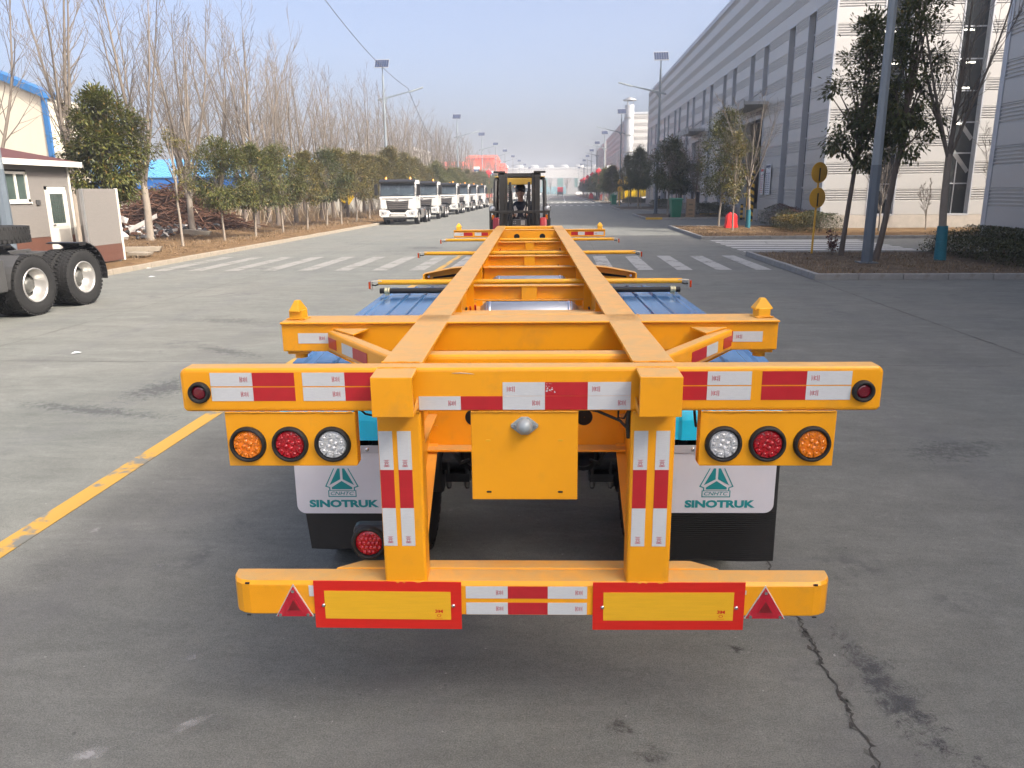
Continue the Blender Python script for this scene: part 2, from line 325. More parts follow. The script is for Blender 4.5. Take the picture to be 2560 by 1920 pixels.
def paint(name,col,thr):
    # worn road paint: colour broken up where the concrete shows through
    m,nt,p=base_mat(name); L=nt.links.new; pos=ground_nodes(nt)
    n=nd(nt,'ShaderNodeTexNoise',i={'Scale':5,'Detail':10,'Roughness':.72}); L(pos,n.inputs['Vector'])
    n2=nd(nt,'ShaderNodeTexNoise',i={'Scale':1.3,'Detail':6,'Roughness':.6}); L(pos,n2.inputs['Vector'])
    ad=nd(nt,'ShaderNodeMath',operation='ADD'); L(n.outputs[0],ad.inputs[0]); L(n2.outputs[0],ad.inputs[1])
    r=nd(nt,'ShaderNodeMapRange',i={'From Min':thr,'From Max':thr+.09,'To Min':0,'To Max':1}); L(ad.outputs[0],r.inputs[0])
    x=nd(nt,'ShaderNodeMix',data_type='RGBA'); L(r.outputs[0],x.inputs[0]); x.inputs[6].default_value=(.16,.16,.14,1); x.inputs[7].default_value=c4(col)
    L(x.outputs[2],p.inputs['Base Color']); p.inputs['Roughness'].default_value=.75
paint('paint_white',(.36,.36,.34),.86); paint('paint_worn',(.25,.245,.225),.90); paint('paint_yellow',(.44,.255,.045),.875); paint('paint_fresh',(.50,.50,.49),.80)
# ---------------------------------------------------------------- ground, road, beds
b=MB(); b.box(-1500,1500,-900,3000,-.5,-.02); struct(b.build('ground','field'))
b=MB(); b.box(-60,70,-80,700,-.019,0); road=struct(b.build('road','concrete'))
def joint(x,y0,y1,w,seed,amp=.012,step=.07,along='y'):
    # ragged dark joint between slabs, a shallow filled groove
    rnd=random.Random(seed); b=MB(); y=y0; L=[];Rr=[]
    while y<y1:
        d=rnd.uniform(-amp,amp); ww=w*rnd.uniform(.35,1.25); L.append((x+d-ww/2,y)); Rr.append((x+d+ww/2,y)); y+=step*rnd.uniform(.5,1.5)*(1+max(0,y-6)*.12)
    for i in range(len(L)-1):
        pts=[L[i],Rr[i],Rr[i+1],L[i+1]]
        b.face([(p[0],p[1],.0035) for p in pts] if along=='y' else [(p[1],p[0],.0035) for p in pts][::-1],0)
    if along=='y' and x==1.2:
        for i in range(0,min(len(L)-1,140)):
            for sd in(-1,1):
                if rnd.random()<.45:
                    px,py=(L if sd<0 else Rr)[i]; w_=rnd.uniform(.004,.022); b.face([(px,py,.0034),(px+sd*w_,py+rnd.uniform(-.02,.02),.0034),(px+sd*w_*.5,py+rnd.uniform(.01,.05),.0034),(px,py+.03,.0034)][::sd],rnd.choice((0,1,1)))
    return b.build('slab_joint',['joint','joint_edge'],road)
mat('joint_edge',(.11,.112,.10),.95,var=.3,scale=30)
mat('joint',(.05,.048,.044),.95,var=.35,scale=25,bump=.4)
joint(1.2,1.0,140,.011,1,.014,.028); joint(5.95,-6,190,.018,2,.01); joint(-8.03,8,140,.012,3)
for k,yy in enumerate((9.4,17.6,30.6,40.2,51,62,75)): joint(yy,-12,5.9,.012,10+k,.008,.12,'x')
def ground_mark(x,y,rx,ry,rz,col,thr,seed,amt):
    nm=f'ground_mark_{seed}'; m,nt,p=base_mat(nm); L=nt.links.new; tc=nd(nt,'ShaderNodeTexCoord')
    n=nd(nt,'ShaderNodeTexNoise',i={'Scale':13,'Detail':12,'Roughness':.85,'Distortion':.6}); n.noise_dimensions='4D'; n.inputs['W'].default_value=seed*3.7; L(tc.outputs['Object'],n.inputs['Vector'])
    le=nd(nt,'ShaderNodeVectorMath',operation='LENGTH'); sc=nd(nt,'ShaderNodeVectorMath',operation='DIVIDE'); sc.inputs[1].default_value=(rx,ry,1); L(tc.outputs['Object'],sc.inputs[0]); L(sc.outputs[0],le.inputs[0])
    sb=nd(nt,'ShaderNodeMath',operation='MULTIPLY_ADD'); L(le.outputs['Value'],sb.inputs[0]); sb.inputs[1].default_value=-.24; L(n.outputs[0],sb.inputs[2])
    r=nd(nt,'ShaderNodeMapRange',i={'From Min':thr+.17,'From Max':thr+.27,'To Min':0,'To Max':amt*.7}); L(sb.outputs[0],r.inputs[0]); L(r.outputs[0],p.inputs['Alpha']); p.inputs['Base Color'].default_value=c4(col); p.inputs['Roughness'].default_value=.85
    b=MB(); b.face([(-rx,-ry,0),(rx,-ry,0),(rx,ry,0),(-rx,ry,0)]); b.build('ground_mark',nm,road,0,(x,y,.0028+.0002*(seed%3)),(0,0,rz))
for k,(x,y,rx,ry,rz,c_,t_,a_) in enumerate(((-1.80,2.42,.34,.12,R(50),(.52,.52,.51),.30,.7),(-1.5,2.62,.26,.09,R(25),(.5,.5,.49),.30,.55),(-1.72,3.07,.2,.1,R(20),(.48,.48,.47),.33,.5),(-2.3,3.95,.3,.1,R(15),(.48,.48,.47),.34,.45),(.84,3.27,.12,.10,0,(.03,.03,.03),.28,.75),(.24,2.70,.16,.14,R(40),(.035,.035,.035),.28,.75),(.36,2.52,.2,.16,0,(.035,.035,.035),.29,.7),(1.42,3.0,.2,.75,R(8),(.06,.065,.075),.24,.75),(1.55,2.4,.3,.45,R(20),(.06,.065,.075),.27,.7),(-4.4,8.05,.5,.75,R(-8),(.075,.08,.09),.20,.6),(-4.7,7.15,1.5,.22,R(-14),(.085,.09,.10),.20,.55),(-4.6,10.1,1.3,.3,R(-32),(.10,.10,.105),.22,.5),(-7.5,9.2,1.2,.10,R(4),(.46,.45,.43),.30,.5),(-5.5,12.6,1.6,.5,R(-20),(.11,.11,.11),.24,.4),(3.2,6.2,1.0,.5,R(20),(.09,.095,.1),.26,.5),(2.6,3.9,.5,.3,R(-30),(.40,.40,.39),.33,.35))): ground_mark(x,y,rx,ry,rz,c_,t_-(.05 if c_[0]>.3 else .03),k,a_)  # pale and dark ground marks; slanting dark bands lie left of the lane line
# markings
b=MB(); b.box(-3.48,-3.325,-8,27.4,.004,.006); b.build('yellow_lane_line','paint_yellow',road)
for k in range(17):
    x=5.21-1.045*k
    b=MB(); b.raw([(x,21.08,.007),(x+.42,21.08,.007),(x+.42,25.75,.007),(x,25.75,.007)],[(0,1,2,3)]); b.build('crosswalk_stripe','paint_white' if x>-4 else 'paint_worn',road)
for k in range(7):
    y=27.0+1.02*k; b=MB(); b.raw([(6.3,y,.006),(12.4,y,.006),(12.4,y+.5,.006),(6.3,y+.5,.006)],[(0,1,2,3)]); b.build('crosswalk_stripe','paint_fresh',road)
for Y0,Y1 in((113.5,117.5),(140.5,145.5),(262,268)):
    for k in range(17):
        x=5.4-1.05*k; b=MB(); b.raw([(x,Y0,.007),(x+.45,Y0,.007),(x+.45,Y1,.007),(x,Y1,.007)],[(0,1,2,3)]); b.build('crosswalk_stripe','paint_fresh',road)
for x,y0,y1 in((-3.55,147,470),(.62,147,430),(5.2,150,260)):
    b=MB(); b.raw([(x,y0,.005),(x+.16,y0,.005),(x+.16,y1,.005),(x,y1,.005)],[(0,1,2,3)]); b.build('lane_line','paint_fresh',road)
# kerbs and beds: kerb stones are single pieces
def kerb_run(parent,p0,p1,m='kerb',h=.14,w=.13,L=.99,seed=0):
    p0=Vector(p0); p1=Vector(p1); d=p1-p0; n=max(1,round(d.length/L)); st=d.length/n; a=math.atan2(d.y,d.x); rnd=random.Random(seed)
    b=MB(); b.box(.006,st-.006,0,w,-.05,h); me=b.mesh('kerb_stone',[m])
    for i in range(n):
        q=p0+d*(i/n); obj('kerb_stone',me,parent,.012,(q.x,q.y,rnd.uniform(-.006,.006)),(rnd.uniform(-.008,.008),0,a+rnd.uniform(-.004,.004)))
def bed(name,poly,z,m,seed=0):
    b=MB(); b.prism(poly,'z',-.01,z,0); return struct(b.build(name,m))
# left verge, with gently uneven soil surface
def verge():
    rnd=random.Random(3); xs=[-12.36,-13,-14,-15.2,-16.5,-18,-20,-23,-27,-33,-42,-60]; ys=[15.2+i*2.2 for i in range(60)]+[150+i*25 for i in range(22)]
    vs=[];fs=[]
    for y in ys:
        for x in xs:
            vs.append((x,y,.11 if x>-12.5 else .11+.0*x+rnd.uniform(-.04,.10)+(.22*min(1,(-x-15)/6) if x<-15 else 0)))
    n=len(xs)
    for i in range(len(ys)-1):
        for j in range(n-1): fs.append((i*n+j+1,i*n+j,(i+1)*n+j,(i+1)*n+j+1)[::-1])
    b=MB(); b.raw(vs,fs,0,True); return struct(b.build('verge','soil'))
VERGE=verge()
kerbL=bpy.data.objects.new('kerb',None); COL.objects.link(kerbL); struct(kerbL)
kerb_run(kerbL,(-12.22,78),(-12.22,15.2),'kerb_warm',seed=1)
b=MB(); b.box(-12.35,-12.22,78,650,-.05,.14); b.build('kerb_edge','kerb_warm',kerbL)
def island(poly_kerbs,poly,m='soil_dark',z=.10,seed=0,stones=True):
    o=bed('planting_bed',poly,z,m)
    for i,(p,q) in enumerate(poly_kerbs): kerb_run(o,p,q,seed=seed*10+i) if stones else None
    return o
island([((6.0,25.8),(6.0,18.72)),((6.0,18.72),(14.2,18.72)),((12.6,25.8),(6.13,25.8))],[(6.1,18.82),(14.28,18.82),(14.28,25.7),(6.1,25.7)],seed=1)
island([((6.05,45.1),(6.05,34.3)),((6.05,34.3),(22,34.3)),((13.2,45.1),(6.18,45.1))],[(6.15,34.4),(24,34.4),(24,41.8),(13.3,41.8),(13.3,45.0),(6.15,45.0)],seed=2,m='soil')
i3=island([((6.15,69.3),(6.15,58.0)),((7.3,58.0),(13,58.0))],[(6.25,58.1),(13.3,58.1),(13.3,69.3),(6.25,69.3)],seed=3)
b=MB(); b.box(6.15,7.35,57.99,58.12,-.05,.15); b.build('kerb_stone','kerb_yellow',i3)
b=MB(); b.box(11.4,12.9,65.9,66.05,.06,.2); b.build('kerb_stone','kerb_yellow',i3)
for y0,y1 in((85.5,100.5),(126.5,139),(149,262),(270,470)):
    o=bed('planting_bed',[(6.4,y0),(13.2,y0),(13.2,y1),(6.4,y1)],.1,'soil_dark')
    b=MB(); b.box(6.25,6.4,y0-.13,y1+.13,-.05,.14); b.box(6.4,13.2,y0-.13,y0,-.05,.14); b.build('kerb_edge','kerb',o,.012)
mat('flap_strip',(.50,.50,.53),.4,var=.06)
mat('tri_core',(.20,.008,.012),.3,var=.1,coat=.5)
mat('lens_tri',(.50,.012,.03),.2,var=.12,scale=25,coat=.9,bump=.1,bscale=200)
mat('lens_mk',(.45,.05,.01),.2,var=.2,scale=60,coat=.7)
mat('clamp_zinc',(.72,.66,.42),.3,metal=.7,var=.15,scale=30)
mat('flap_grid',(.020,.020,.020),.7,var=.15,scale=20)
# ---------------------------------------------------------------- wheels (shared meshes)
def tyre_mesh(r=.54,w=.28,n=48,lugs=True):
    b=MB(); h=w/2
    b.lathe([(-h*.78,r*.56),(-h*.95,r*.62),(-h,r*.78),(-h*.96,r*.90),(-h*.84,r*.965),(-h*.45,r*.985),(0,r*.988),(h*.45,r*.985),(h*.84,r*.965),(h*.96,r*.90),(h,r*.78),(h*.95,r*.62),(h*.78,r*.56)],(0,0,0),'x',n)
    if lugs:
        for k in range(44):
            a=2*PI*k/44; T=Matrix.Rotation(a,4,'X')
            for x0,x1,da in((-h*.93,-h*.58,0),(-h*.48,-h*.1,.07),(h*.1,h*.48,0),(h*.58,h*.93,.07)):
                b.box(x0,x1,-.024,.024,r*.955,r*1.0,0,T@Matrix.Rotation(da,4,'X'))
    return b.mesh('tyre',['tyre'])
def rim_mesh(r=.54,w=.28,deep=1):
    # dished rim, open side towards +x
    b=MB(); h=w/2
    b.lathe([(h*.80,r*.575),(h*.95,r*.57),(h*.95,r*.535),(h*.75,r*.525),(h*.35,r*.48),(h*.1,r*.47),(-h*.1,r*.42),(-h*.55,r*.40),(-h*.6,r*.24)],(0,0,0),'x',36)
    return b.mesh('rim',['rim'])
def hub_mesh(r=.54,w=.28,out=0):
    b=MB(); h=w/2
    b.lathe([(-h*.58,r*.40),(-h*.50,r*.40),(-h*.48,r*.27),(-h*.2,r*.25),(h*.1+out,r*.2),(h*.2+out,r*.15),(h*.22+out,0.001)],(0,0,0),'x',24)
    for k in range(10):
        a=2*PI*k/10; y,z=r*.34*math.cos(a),r*.34*math.sin(a); b.cyl((-h*.6,y,z),(-h*.35,y,z),.018,n=6)
    return b.mesh('hub',['hub'])
def back_mesh(r=.54,w=.28):
    b=MB(); b.lathe([(-w*.30,.06),(-w*.34,r*.42),(-w*.40,r*.57)],(0,0,0),'x',28); return b.mesh('rim',['dark_steel'])
TY=tyre_mesh(); RM=rim_mesh(); HB=hub_mesh(); HBO=hub_mesh(out=.1); BK=back_mesh()
def front_rim():
    b=MB(); r=.54; h=.14
    b.lathe([(h*.80,r*.575),(h*.95,r*.57),(h*.95,r*.535),(h*.7,r*.52),(h*.75,r*.44),(h*1.0,r*.38),(h*1.05,r*.22),(h*1.25,r*.2),(h*1.3,.001)],(0,0,0),'x',36)
    for k in range(10):
        a=2*PI*k/10; y,z=r*.30*math.cos(a),r*.30*math.sin(a); b.cyl((h*.9,y,z),(h*1.22,y,z),.017,n=6)
    return b.mesh('rim',['rim'])
FR=front_rim()
def wheel(parent,x,y,z,side,kind='outer',rim=None,ang=0):
    # side +1: outside looks to +x
    o=obj('wheel',TY,parent,0,(x,y,z),(ang,0,0 if side>0 else PI))
    if kind=='front': obj('rim',FR,o)
    elif kind=='outer': obj('rim',RM,o); obj('hub',HB,o)
    else: obj('rim',BK,o)
    return o
# ---------------------------------------------------------------- the trailer
TR=thing('container_trailer','yellow skeletal container trailer with red and white reflective tape, filling the foreground','trailer',(-.113,2.637,0),0)
TR.rotation_euler=(R(.273),0,R(2.285))
Y='yellow'
def mark(b,x,z,d,y,flip=1,vert=False,m=2):
    # tiny red certification marks printed on the white tape
    s=[(0,.003,.02),(.0055,.0025,.02),(.0135,.0022,.014),(.017,.0022,.018),(.0215,.0022,.012),(.025,.002,.02)]
    for o_,w,h in s:
        a=x+flip*o_
        if vert: b.face([(x-h/2,y,z+o_),(x+h/2,y,z+o_),(x+h/2,y,z+o_+w),(x-h/2,y,z+o_+w)],m)
        else: b.face([(a,y,z-h/2),(a+w,y,z-h/2),(a+w,y,z+h/2),(a,y,z+h/2)],m)
    n=10; r0,r1=.0065,.0045
    cx,cz=(x,z+.009) if vert else (x+flip*.0098,z)
    for k in range(n):
        a,c=2*PI*k/n,2*PI*(k+1)/n
        b.face([(cx+r1*math.cos(a),y,cz+r1*math.sin(a)),(cx+r0*math.cos(a),y,cz+r0*math.sin(a)),(cx+r0*math.cos(c),y,cz+r0*math.sin(c)),(cx+r1*math.cos(c),y,cz+r1*math.sin(c))],m)
def tape_h(parent,segs,z0,z1,y=-.0015,mk=1,T=None):
    b=MB()
    for x0,x1,c in segs:
        b.box(x0,x1-.0006,y,y+.0012,z0,z1,0 if c=='w' else 1)
        if c=='w' and x1-x0>.1:
            if mk>0: mark(b,x1-.045,(z0+z1)/2,.03,y-.0006)
            else: mark(b,x0+.04,(z0+z1)/2,.03,y-.0006,-1)
    if T:
        b.v=[tuple(T@Vector(p)) for p in b.v]
    return b.build('reflective_tape',['tape_white','tape_red','tape_mark'],parent)
def tape_v(parent,x0,x1,zs,y=-.0015):
    b=MB()
    for i in range(len(zs)-1):
        b.box(x0,x1,y,y+.0012,zs[i+1]+.0006,zs[i],i%2)
        if i%2==0: mark(b,(x0+x1)/2,zs[i+1]+.012,.03,y-.0006,1,True)
    return b.build('reflective_tape',['tape_white','tape_red','tape_mark'],parent)
# rear beam: folded box, rounded top and bottom edges, ends cut back
b=MB(); b.prism([(-1.243,1.352),(-1.236,1.338),(1.233,1.338),(1.240,1.352),(1.240,1.488),(1.222,1.5),(-1.222,1.5),(-1.243,1.488)],'y',0,.085)
beam=b.build('rear_beam',Y,TR,.014,seg=3)
for segs,mk in (([(-1.132,-.981,'w'),(-.981,-.830,'r')],1),([(-.802,-.651,'w'),(-.651,-.545,'r')],1),([(.531,.628,'r'),(.628,.782,'w')],-1),([(.818,.973,'r'),(.973,1.129,'w')],-1)):
    tape_h(beam,segs,1.4345,1.4835,mk=mk); tape_h(beam,segs,1.380,1.430,mk=mk)
tape_h(beam,[(-.39,-.24,'w'),(-.24,-.091,'r'),(-.091,.059,'w'),(.059,.21,'r'),(.21,.362,'w')],1.3455,1.3955)
tape_h(beam,[(-.091,.059,'w'),(.059,.21,'r'),(.21,.362,'w')],1.3965,1.4465,mk=-1)
b=MB(); rnd=random.Random(5)
for k in range(16):     # scraped red tape
    cx,cz,r=.064+rnd.random()**2*.03,1.442-rnd.random()*.033,rnd.uniform(.001,.004)
    b.face([(cx+r*rnd.uniform(.6,1.6)*math.cos(a*PI/3),-.0024,cz+r*rnd.uniform(.4,1)*math.sin(a*PI/3)) for a in range(6)],0)
b.build('tape_scrape','tape_white',beam)
b=MB(); b.tube([(-.27,-.001,1.4795),(-.24,-.001,1.481),(-.21,-.001,1.4785),(-.19,-.001,1.4765)],[.0005,.0016,.0014,.0005],5); b.build('scratch','kiosk_trim',beam)
def round_lamp(parent,x,z,y,r,rl,lens,cells=True):
    o=bpy.data.objects
    b=MB(); b.lathe([(.004,r),(-.006,r*1.0),(-.016,r*.96),(-.020,r*.86),(-.016,rl*1.06),(-.006,rl*1.01)],(x,y,z),'y',40); h=b.build('lamp_ring','rubber',parent)
    b=MB(); b.lathe([(-.006,rl*1.01),(-.0105,rl*.97),(-.0115,rl*.6),(-.012,.0005)],(x,y,z),'y',32,0,True)
    if cells:
        for k in range(9):
            a=2*PI*(k+.4)/9; T=Matrix.Translation((x+rl*.72*math.cos(a),y-.0112,z+rl*.72*math.sin(a)))@Matrix.Rotation(-a,4,'Y')
            b.prism([(-rl*.19,-rl*.17),(rl*.2,-rl*.25),(rl*.2,rl*.25),(-rl*.19,rl*.17)],'y',-.004,.0,0,T)
            b.sph((0,-.003,0),(rl*.13,.0035,rl*.13),8,4,0,T)
        for k in range(4):
            a=PI*k/2+.35; b.sph((x+rl*.27*math.cos(a),y-.012,z+rl*.27*math.sin(a)),(rl*.17,.006,rl*.17),10,6,0)
    b.build('lens',lens,h); return h
for x,l in((-1.174,0),(1.171,0)): round_lamp(TR,x,1.412,0,.039,.0245,'lens_dark_red',False)
def lamp_panel(x0,x1,lamps):
    s=1 if x0>0 else -1
    inner=x0 if x0>0 else x1
    b=MB(); b.box(x0,x1,.002,.008,1.132,1.3375); b.box(inner-.003,inner+.003,.002,.055,1.136,1.3375)
    p=b.build('lamp_panel',Y,TR,.003)
    for x,l in lamps: round_lamp(p,x,1.217,.002,.0665,.051,l)
lamp_panel(-1.095,-.625,((-1.018,'lens_amber'),(-.864,'lens_red'),(-.709,'lens_clear')))
lamp_panel(.615,1.091,((.697,'lens_clear'),(.853,'lens_red'),(1.011,'lens_amber')))
# rail end caps
for x0,x1,s in((-.535,-.392,1),(.376,.520,-1)):
    b=MB(); b.prism([(-.12,1.353),(-.12,1.494),(.004,1.499),(.004,1.486),(-.108,1.482),(-.108,1.365),(-.0,1.365),(-.0,1.353)],'x',x0,x1)
    b.prism([(-.10,1.36),(-.02,1.36),(-.0,1.40),(-.0,1.49),(-.10,1.485)],'x',(x0+x1)/2-.06*s,(x0+x1)/2-.055*s)
    b.build('rail_end_cap',Y,TR,.007)
    b=MB(); xx=x1 if s>0 else x0
    b.prism([(-.11,1.362),(.0,1.362),(.0,1.392)],'x',xx-.006*s,xx-.0005*s); b.build('cap_gusset',Y,TR,.002)
# rear posts with tape
for x0,x1,ts in((-.546,-.386,(-.5415,-.474)),(.366,.526,(.378,.4565))):
    b=MB(); b.box(x0,x1,0,.10,.61,1.339); p=b.build('rear_post',Y,TR,.012,seg=3)
    for t in ts: tape_v(p,t,t+.05,(1.266,1.1175,.9675,.8155))
    s=1 if x0<0 else -1; xi=x1 if x0<0 else x0
    b=MB(); b.prism([(.10,.80),(.10,1.36),(.50,1.36),(.50,1.04)],'x',xi-.05*s,xi-.042*s); b.prism([(.10,.80),(.50,1.04),(.50,1.05),(.1,.812)],'x',xi-.09*s,xi-.004*s)
    b.build('post_gusset',Y,TR)
# number plate carrier with socket
b=MB(); b.box(-.207,.178,.004,.010,1.0,1.338); pl=b.build('carrier_plate',Y,TR,.003)
for x,z,m in((-.146,1.229,'lock_yellow'),(.115,1.229,'lock_yellow'),(-.145,1.031,'rubber'),(.116,1.031,'rubber')):
    b=MB(); n=8; pts=[(x+.006+.0032*math.cos(a),z+.0032*math.sin(a)) for a in [(-PI/2+PI*i/n) for i in range(n+1)]]+[(x-.006+.0032*math.cos(a),z+.0032*math.sin(a)) for a in [(PI/2+PI*i/n) for i in range(n+1)]]
    b.prism(pts,'y',.0022,.0045); b.build('slot',m,pl)
b=MB(); cx,cz=-.014,1.286
q_=[(.049,-.005),(.049,.005),(.026,.023),(.012,.033)]
pts=[(cx+x,cz+z) for x,z in q_]+[(cx-x,cz+z) for x,z in reversed(q_)]; pts+=[(cx-.026,cz-.023),(cx-.012,cz-.033),(cx+.012,cz-.033),(cx+.026,cz-.023)]
pts=[pts[0],pts[1],pts[2],pts[3],pts[4],pts[5],pts[6],(cx-.049,cz-.005)]+pts[-4:]
b.prism(pts,'y',-.006,.004); sk_=b.build('socket','socket_grey',pl,.002)
b=MB(); b.lathe([(-.006,.029),(-.014,.0285),(-.026,.026),(-.036,.018),(-.041,.0075),(-.042,.0004)],(cx,0,cz),'y',28); b.build('socket_cap','socket_grey',sk_)
for s in(-1,1): b=MB(); b.cyl((cx+s*.038,-.011,cz),(cx+s*.038,-.006,cz),.006,n=8); b.build('bolt','chrome',sk_)
# rear bumper: tube with rounded ends, warning boards and triangles
b=MB(); prof=[(0,.53),(.012,.522),(.10,.522),(.10,.668),(.014,.664),(0,.652)]
xs=[(-1.143,.075),(-1.14,.05),(-1.125,.025),(-1.10,.008),(-1.07,0),(1.07,0),(1.10,.008),(1.125,.025),(1.14,.05),(1.143,.075)]
vs=[(x,max(y,min(.10,y+dy)) if False else y+dy*(1-y/.1),z) for x,dy in xs for y,z in prof]; k=len(prof)
b.raw(vs,[(i*k+j,(i+1)*k+j,(i+1)*k+(j+1)%k,i*k+(j+1)%k) for i in range(len(xs)-1) for j in range(k)]+[tuple(range(k)),tuple(range((len(xs)-1)*k,len(xs)*k))[::-1]])
bump=b.build('bumper',Y,TR,.006)
b=MB(); b.prism([(-.76,.102),(-.66,.17),(.64,.17),(.74,.102)],'z',.56,.672); b.build('bumper_backing',Y,bump,.006)
def board(x0,x1,z0,z1,skew):
    T=Matrix.Translation((x0,0,z0))@Matrix.Rotation(skew,4,'Y')@Matrix.Translation((-x0,0,-z0))
    b=MB(); b.box(x0,x1,-.0065,-.0025,z0,z1,0,T); o=b.build('warning_board','board_red',bump)
    b=MB(); ix0,ix1,iz0,iz1=x0+.040,x1-.0405,z0+.0405,z1-.0405
    b.box(ix0,ix1,-.0078,-.0066,iz0,iz1,0,T)
    n=len(b.v); put_text(b,'3M',ix1-.046,iz0+.029,.030,.014,-.0083,1,.035); 
    for i in range(3): b.face([(ix1-.060+.001*i,-.0083,iz0+.006+.004*0),(ix1-.032,-.0083,iz0+.006),(ix1-.032,-.0083,iz0+.0075),(ix1-.060,-.0083,iz0+.0075)],1) if i==0 else None
    for q in range(12):
        a,c=2*PI*q/12,2*PI*(q+1)/12; cx,cz=ix1-.046,iz0+.018
        b.face([(cx+.0042*math.cos(a)*1.4,-.0083,cz+.0042*math.sin(a)),(cx+.006*math.cos(a)*1.4,-.0083,cz+.006*math.sin(a)),(cx+.006*math.cos(c)*1.4,-.0083,cz+.006*math.sin(c)),(cx+.0042*math.cos(c)*1.4,-.0083,cz+.0042*math.sin(c))],1)
    b.v[n:]=[tuple(T@Vector(v)) for v in b.v[n:]]
    b.build('yellow_field',['board_yellow','board_red'],o)
    for x in(x0+.036,x1-.03): b=MB(); b.lathe([(-.0066,.008),(-.011,.007),(-.013,.0035),(-.0132,.0004)],(x,0,(z0+z1)/2-.003),'y',12); b.build('bolt','chrome',o)
board(-.821,-.258,.474,.6725,R(.4)); board(.242,.8125,.470,.6685,R(-.25))
def tri(ax,az,b0,b1,bz):
    b=MB(); b.prism([(b0-.002,bz-.002),(b1+.002,bz-.002),(ax,az+.004)],'y',-.004,-.0005); o=b.build('triangle_reflector','kiosk_trim',bump,.002)
    c=((ax+b0+b1)/3,(az+2*bz)/3)
    def sc(f): return [(c[0]+(x-c[0])*f,c[1]+(z-c[1])*f) for x,z in((b0,bz),(b1,bz),(ax,az))]
    b=MB(); b.prism(sc(.95),'y',-.010,-.004); b.prism(sc(.46),'y',-.0125,-.0102); b.prism(sc(.34),'y',-.0135,-.0126,1); b.build('red_reflector',['lens_tri','tri_core'],o,.003)
    for x,z in sc(.74): b=MB(); b.cyl((x,-.015,z),(x,-.009,z),.0065,n=8); b.build('screw','chrome',o)
tri(-.8985,.6545,-.972,-.828,.5215); tri(.8875,.6545,.8165,.9675,.5205)
for z0,z1 in((.5985,.649),(.531,.581)): tape_h(bump,[(-.24,-.0805,'w'),(-.0805,.071,'r'),(.071,.2205,'w')],z0,z1)
b=MB(); b.box(-.84,-.815,-.0015,-.0003,.605,.65); b.build('reflective_tape','tape_white',bump); b=MB(); b.box(.81,.818,-.0015,-.0003,.618,.635); b.build('reflective_tape','tape_white',bump)
for s in(-1,1):
    b=MB(); b.box(s*1.075-.008,s*1.075+.008,-.001,.004,.655,.661); b.build('slot','rubber',bump)
    b=MB(); b.box(s*1.08-.008,s*1.08+.008,-.001,.004,.5215,.525); b.build('slot','rubber',bump)
# low red lamp beside the left post
b=MB(); b.box(-.70,-.56,.165,.24,.685,.815); hs=b.build('lamp_housing','black_plastic',TR,.02); 
round_lamp(hs,-.636,.75,.165,.070,.052,'lens_red',False)
b=MB()
for r_ in range(-2,3):
    for c_ in range(-2,3):
        if abs(r_)+abs(c_)<4 : b.sph((-.636+c_*.017+(.0085 if r_%2 else 0),.152,.75+r_*.0185),(.0085,.004,.0085),8,5)
b.build('reflector_cells','lens_tri',hs)
# main rails (I section)
for s in(-1,1):
    c=.459 if s<0 else .452
    b=MB(); x=s*c
    b.box(x-.074,x+.074,.085,10.25,1.486,1.5); b.box(x-.006,x+.006,.085,10.25,1.13,1.486); b.box(x-.07,x+.07,.50,10.25,1.118,1.13)
    b.box(x-.07,x+.07,.085,.5,1.17,1.182)
    b.build('main_rail',Y,TR,.002)
    for yy in (1.9,2.9,3.9,4.9,6.3,7.2,8.0): b=MB(); b.box(min(x,x-s*.06),max(x,x-s*.06),yy,yy+.01,1.131,1.485); b.build('web_stiffener',Y,TR)
def cross(y0,y1,z0,z1,bev=.01,x=.446): 
    b=MB(); b.box(-x,x,y0,y1,z0,z1); return b.build('cross_member',Y,TR,bev,seg=3)
def ibeam(y,z0,z1,w=.1,plate=True,x=.446,t=.009):
    b=MB(); b.box(-x,x,y,y+w,z1-t,z1); b.box(-x,x,y+w/2-.004,y+w/2+.004,z0+t,z1-t); b.box(-x,x,y,y+w,z0,z0+t)
    if plate: b.box(-.058,.058,y+.006,y+w/2-.004,z0+t,z1-t)
    return b.build('cross_member',Y,TR,.003)
cross(.43,.52,1.35,1.455,.02)
b=MB(); b.box(-.44,.44,.505,.515,1.04,1.34); b.box(-.44,.44,.44,.58,1.03,1.041); o=b.build('cross_member',Y,TR,.003)
for x in(-.235,.235):
    b=MB(); b.lathe([(-.002,.036),(-.0025,.001)],(x,.505,1.165),'y',24); b.build('access_hole','dark_void',o)
cross(1.47,1.58,1.35,1.45,.025)
ibeam(3.12,1.285,1.40); ibeam(5.70,1.285,1.40); ibeam(7.85,1.285,1.40); 
b=MB(); b.box(-.446,.446,4.86,4.87,1.13,1.36); b.box(-.446,.446,4.80,4.94,1.36,1.37); b.build('cross_member',Y,TR,.003)
b=MB(); b.box(-.446,.446,2.25,2.26,1.13,1.33); b.box(-.446,.446,2.19,2.33,1.33,1.34); b.build('cross_member',Y,TR,.003)
b=MB(); b.box(-.446,.446,6.55,6.56,1.12,1.34); o=b.build('cross_member',Y,TR,.003)
for x in(-.3,-.12,.08):
    b=MB(); b.lathe([(-.002,.05),(-.0025,.001)],(x,6.55,1.29),'y',20); b.build('access_hole','dark_void',o)
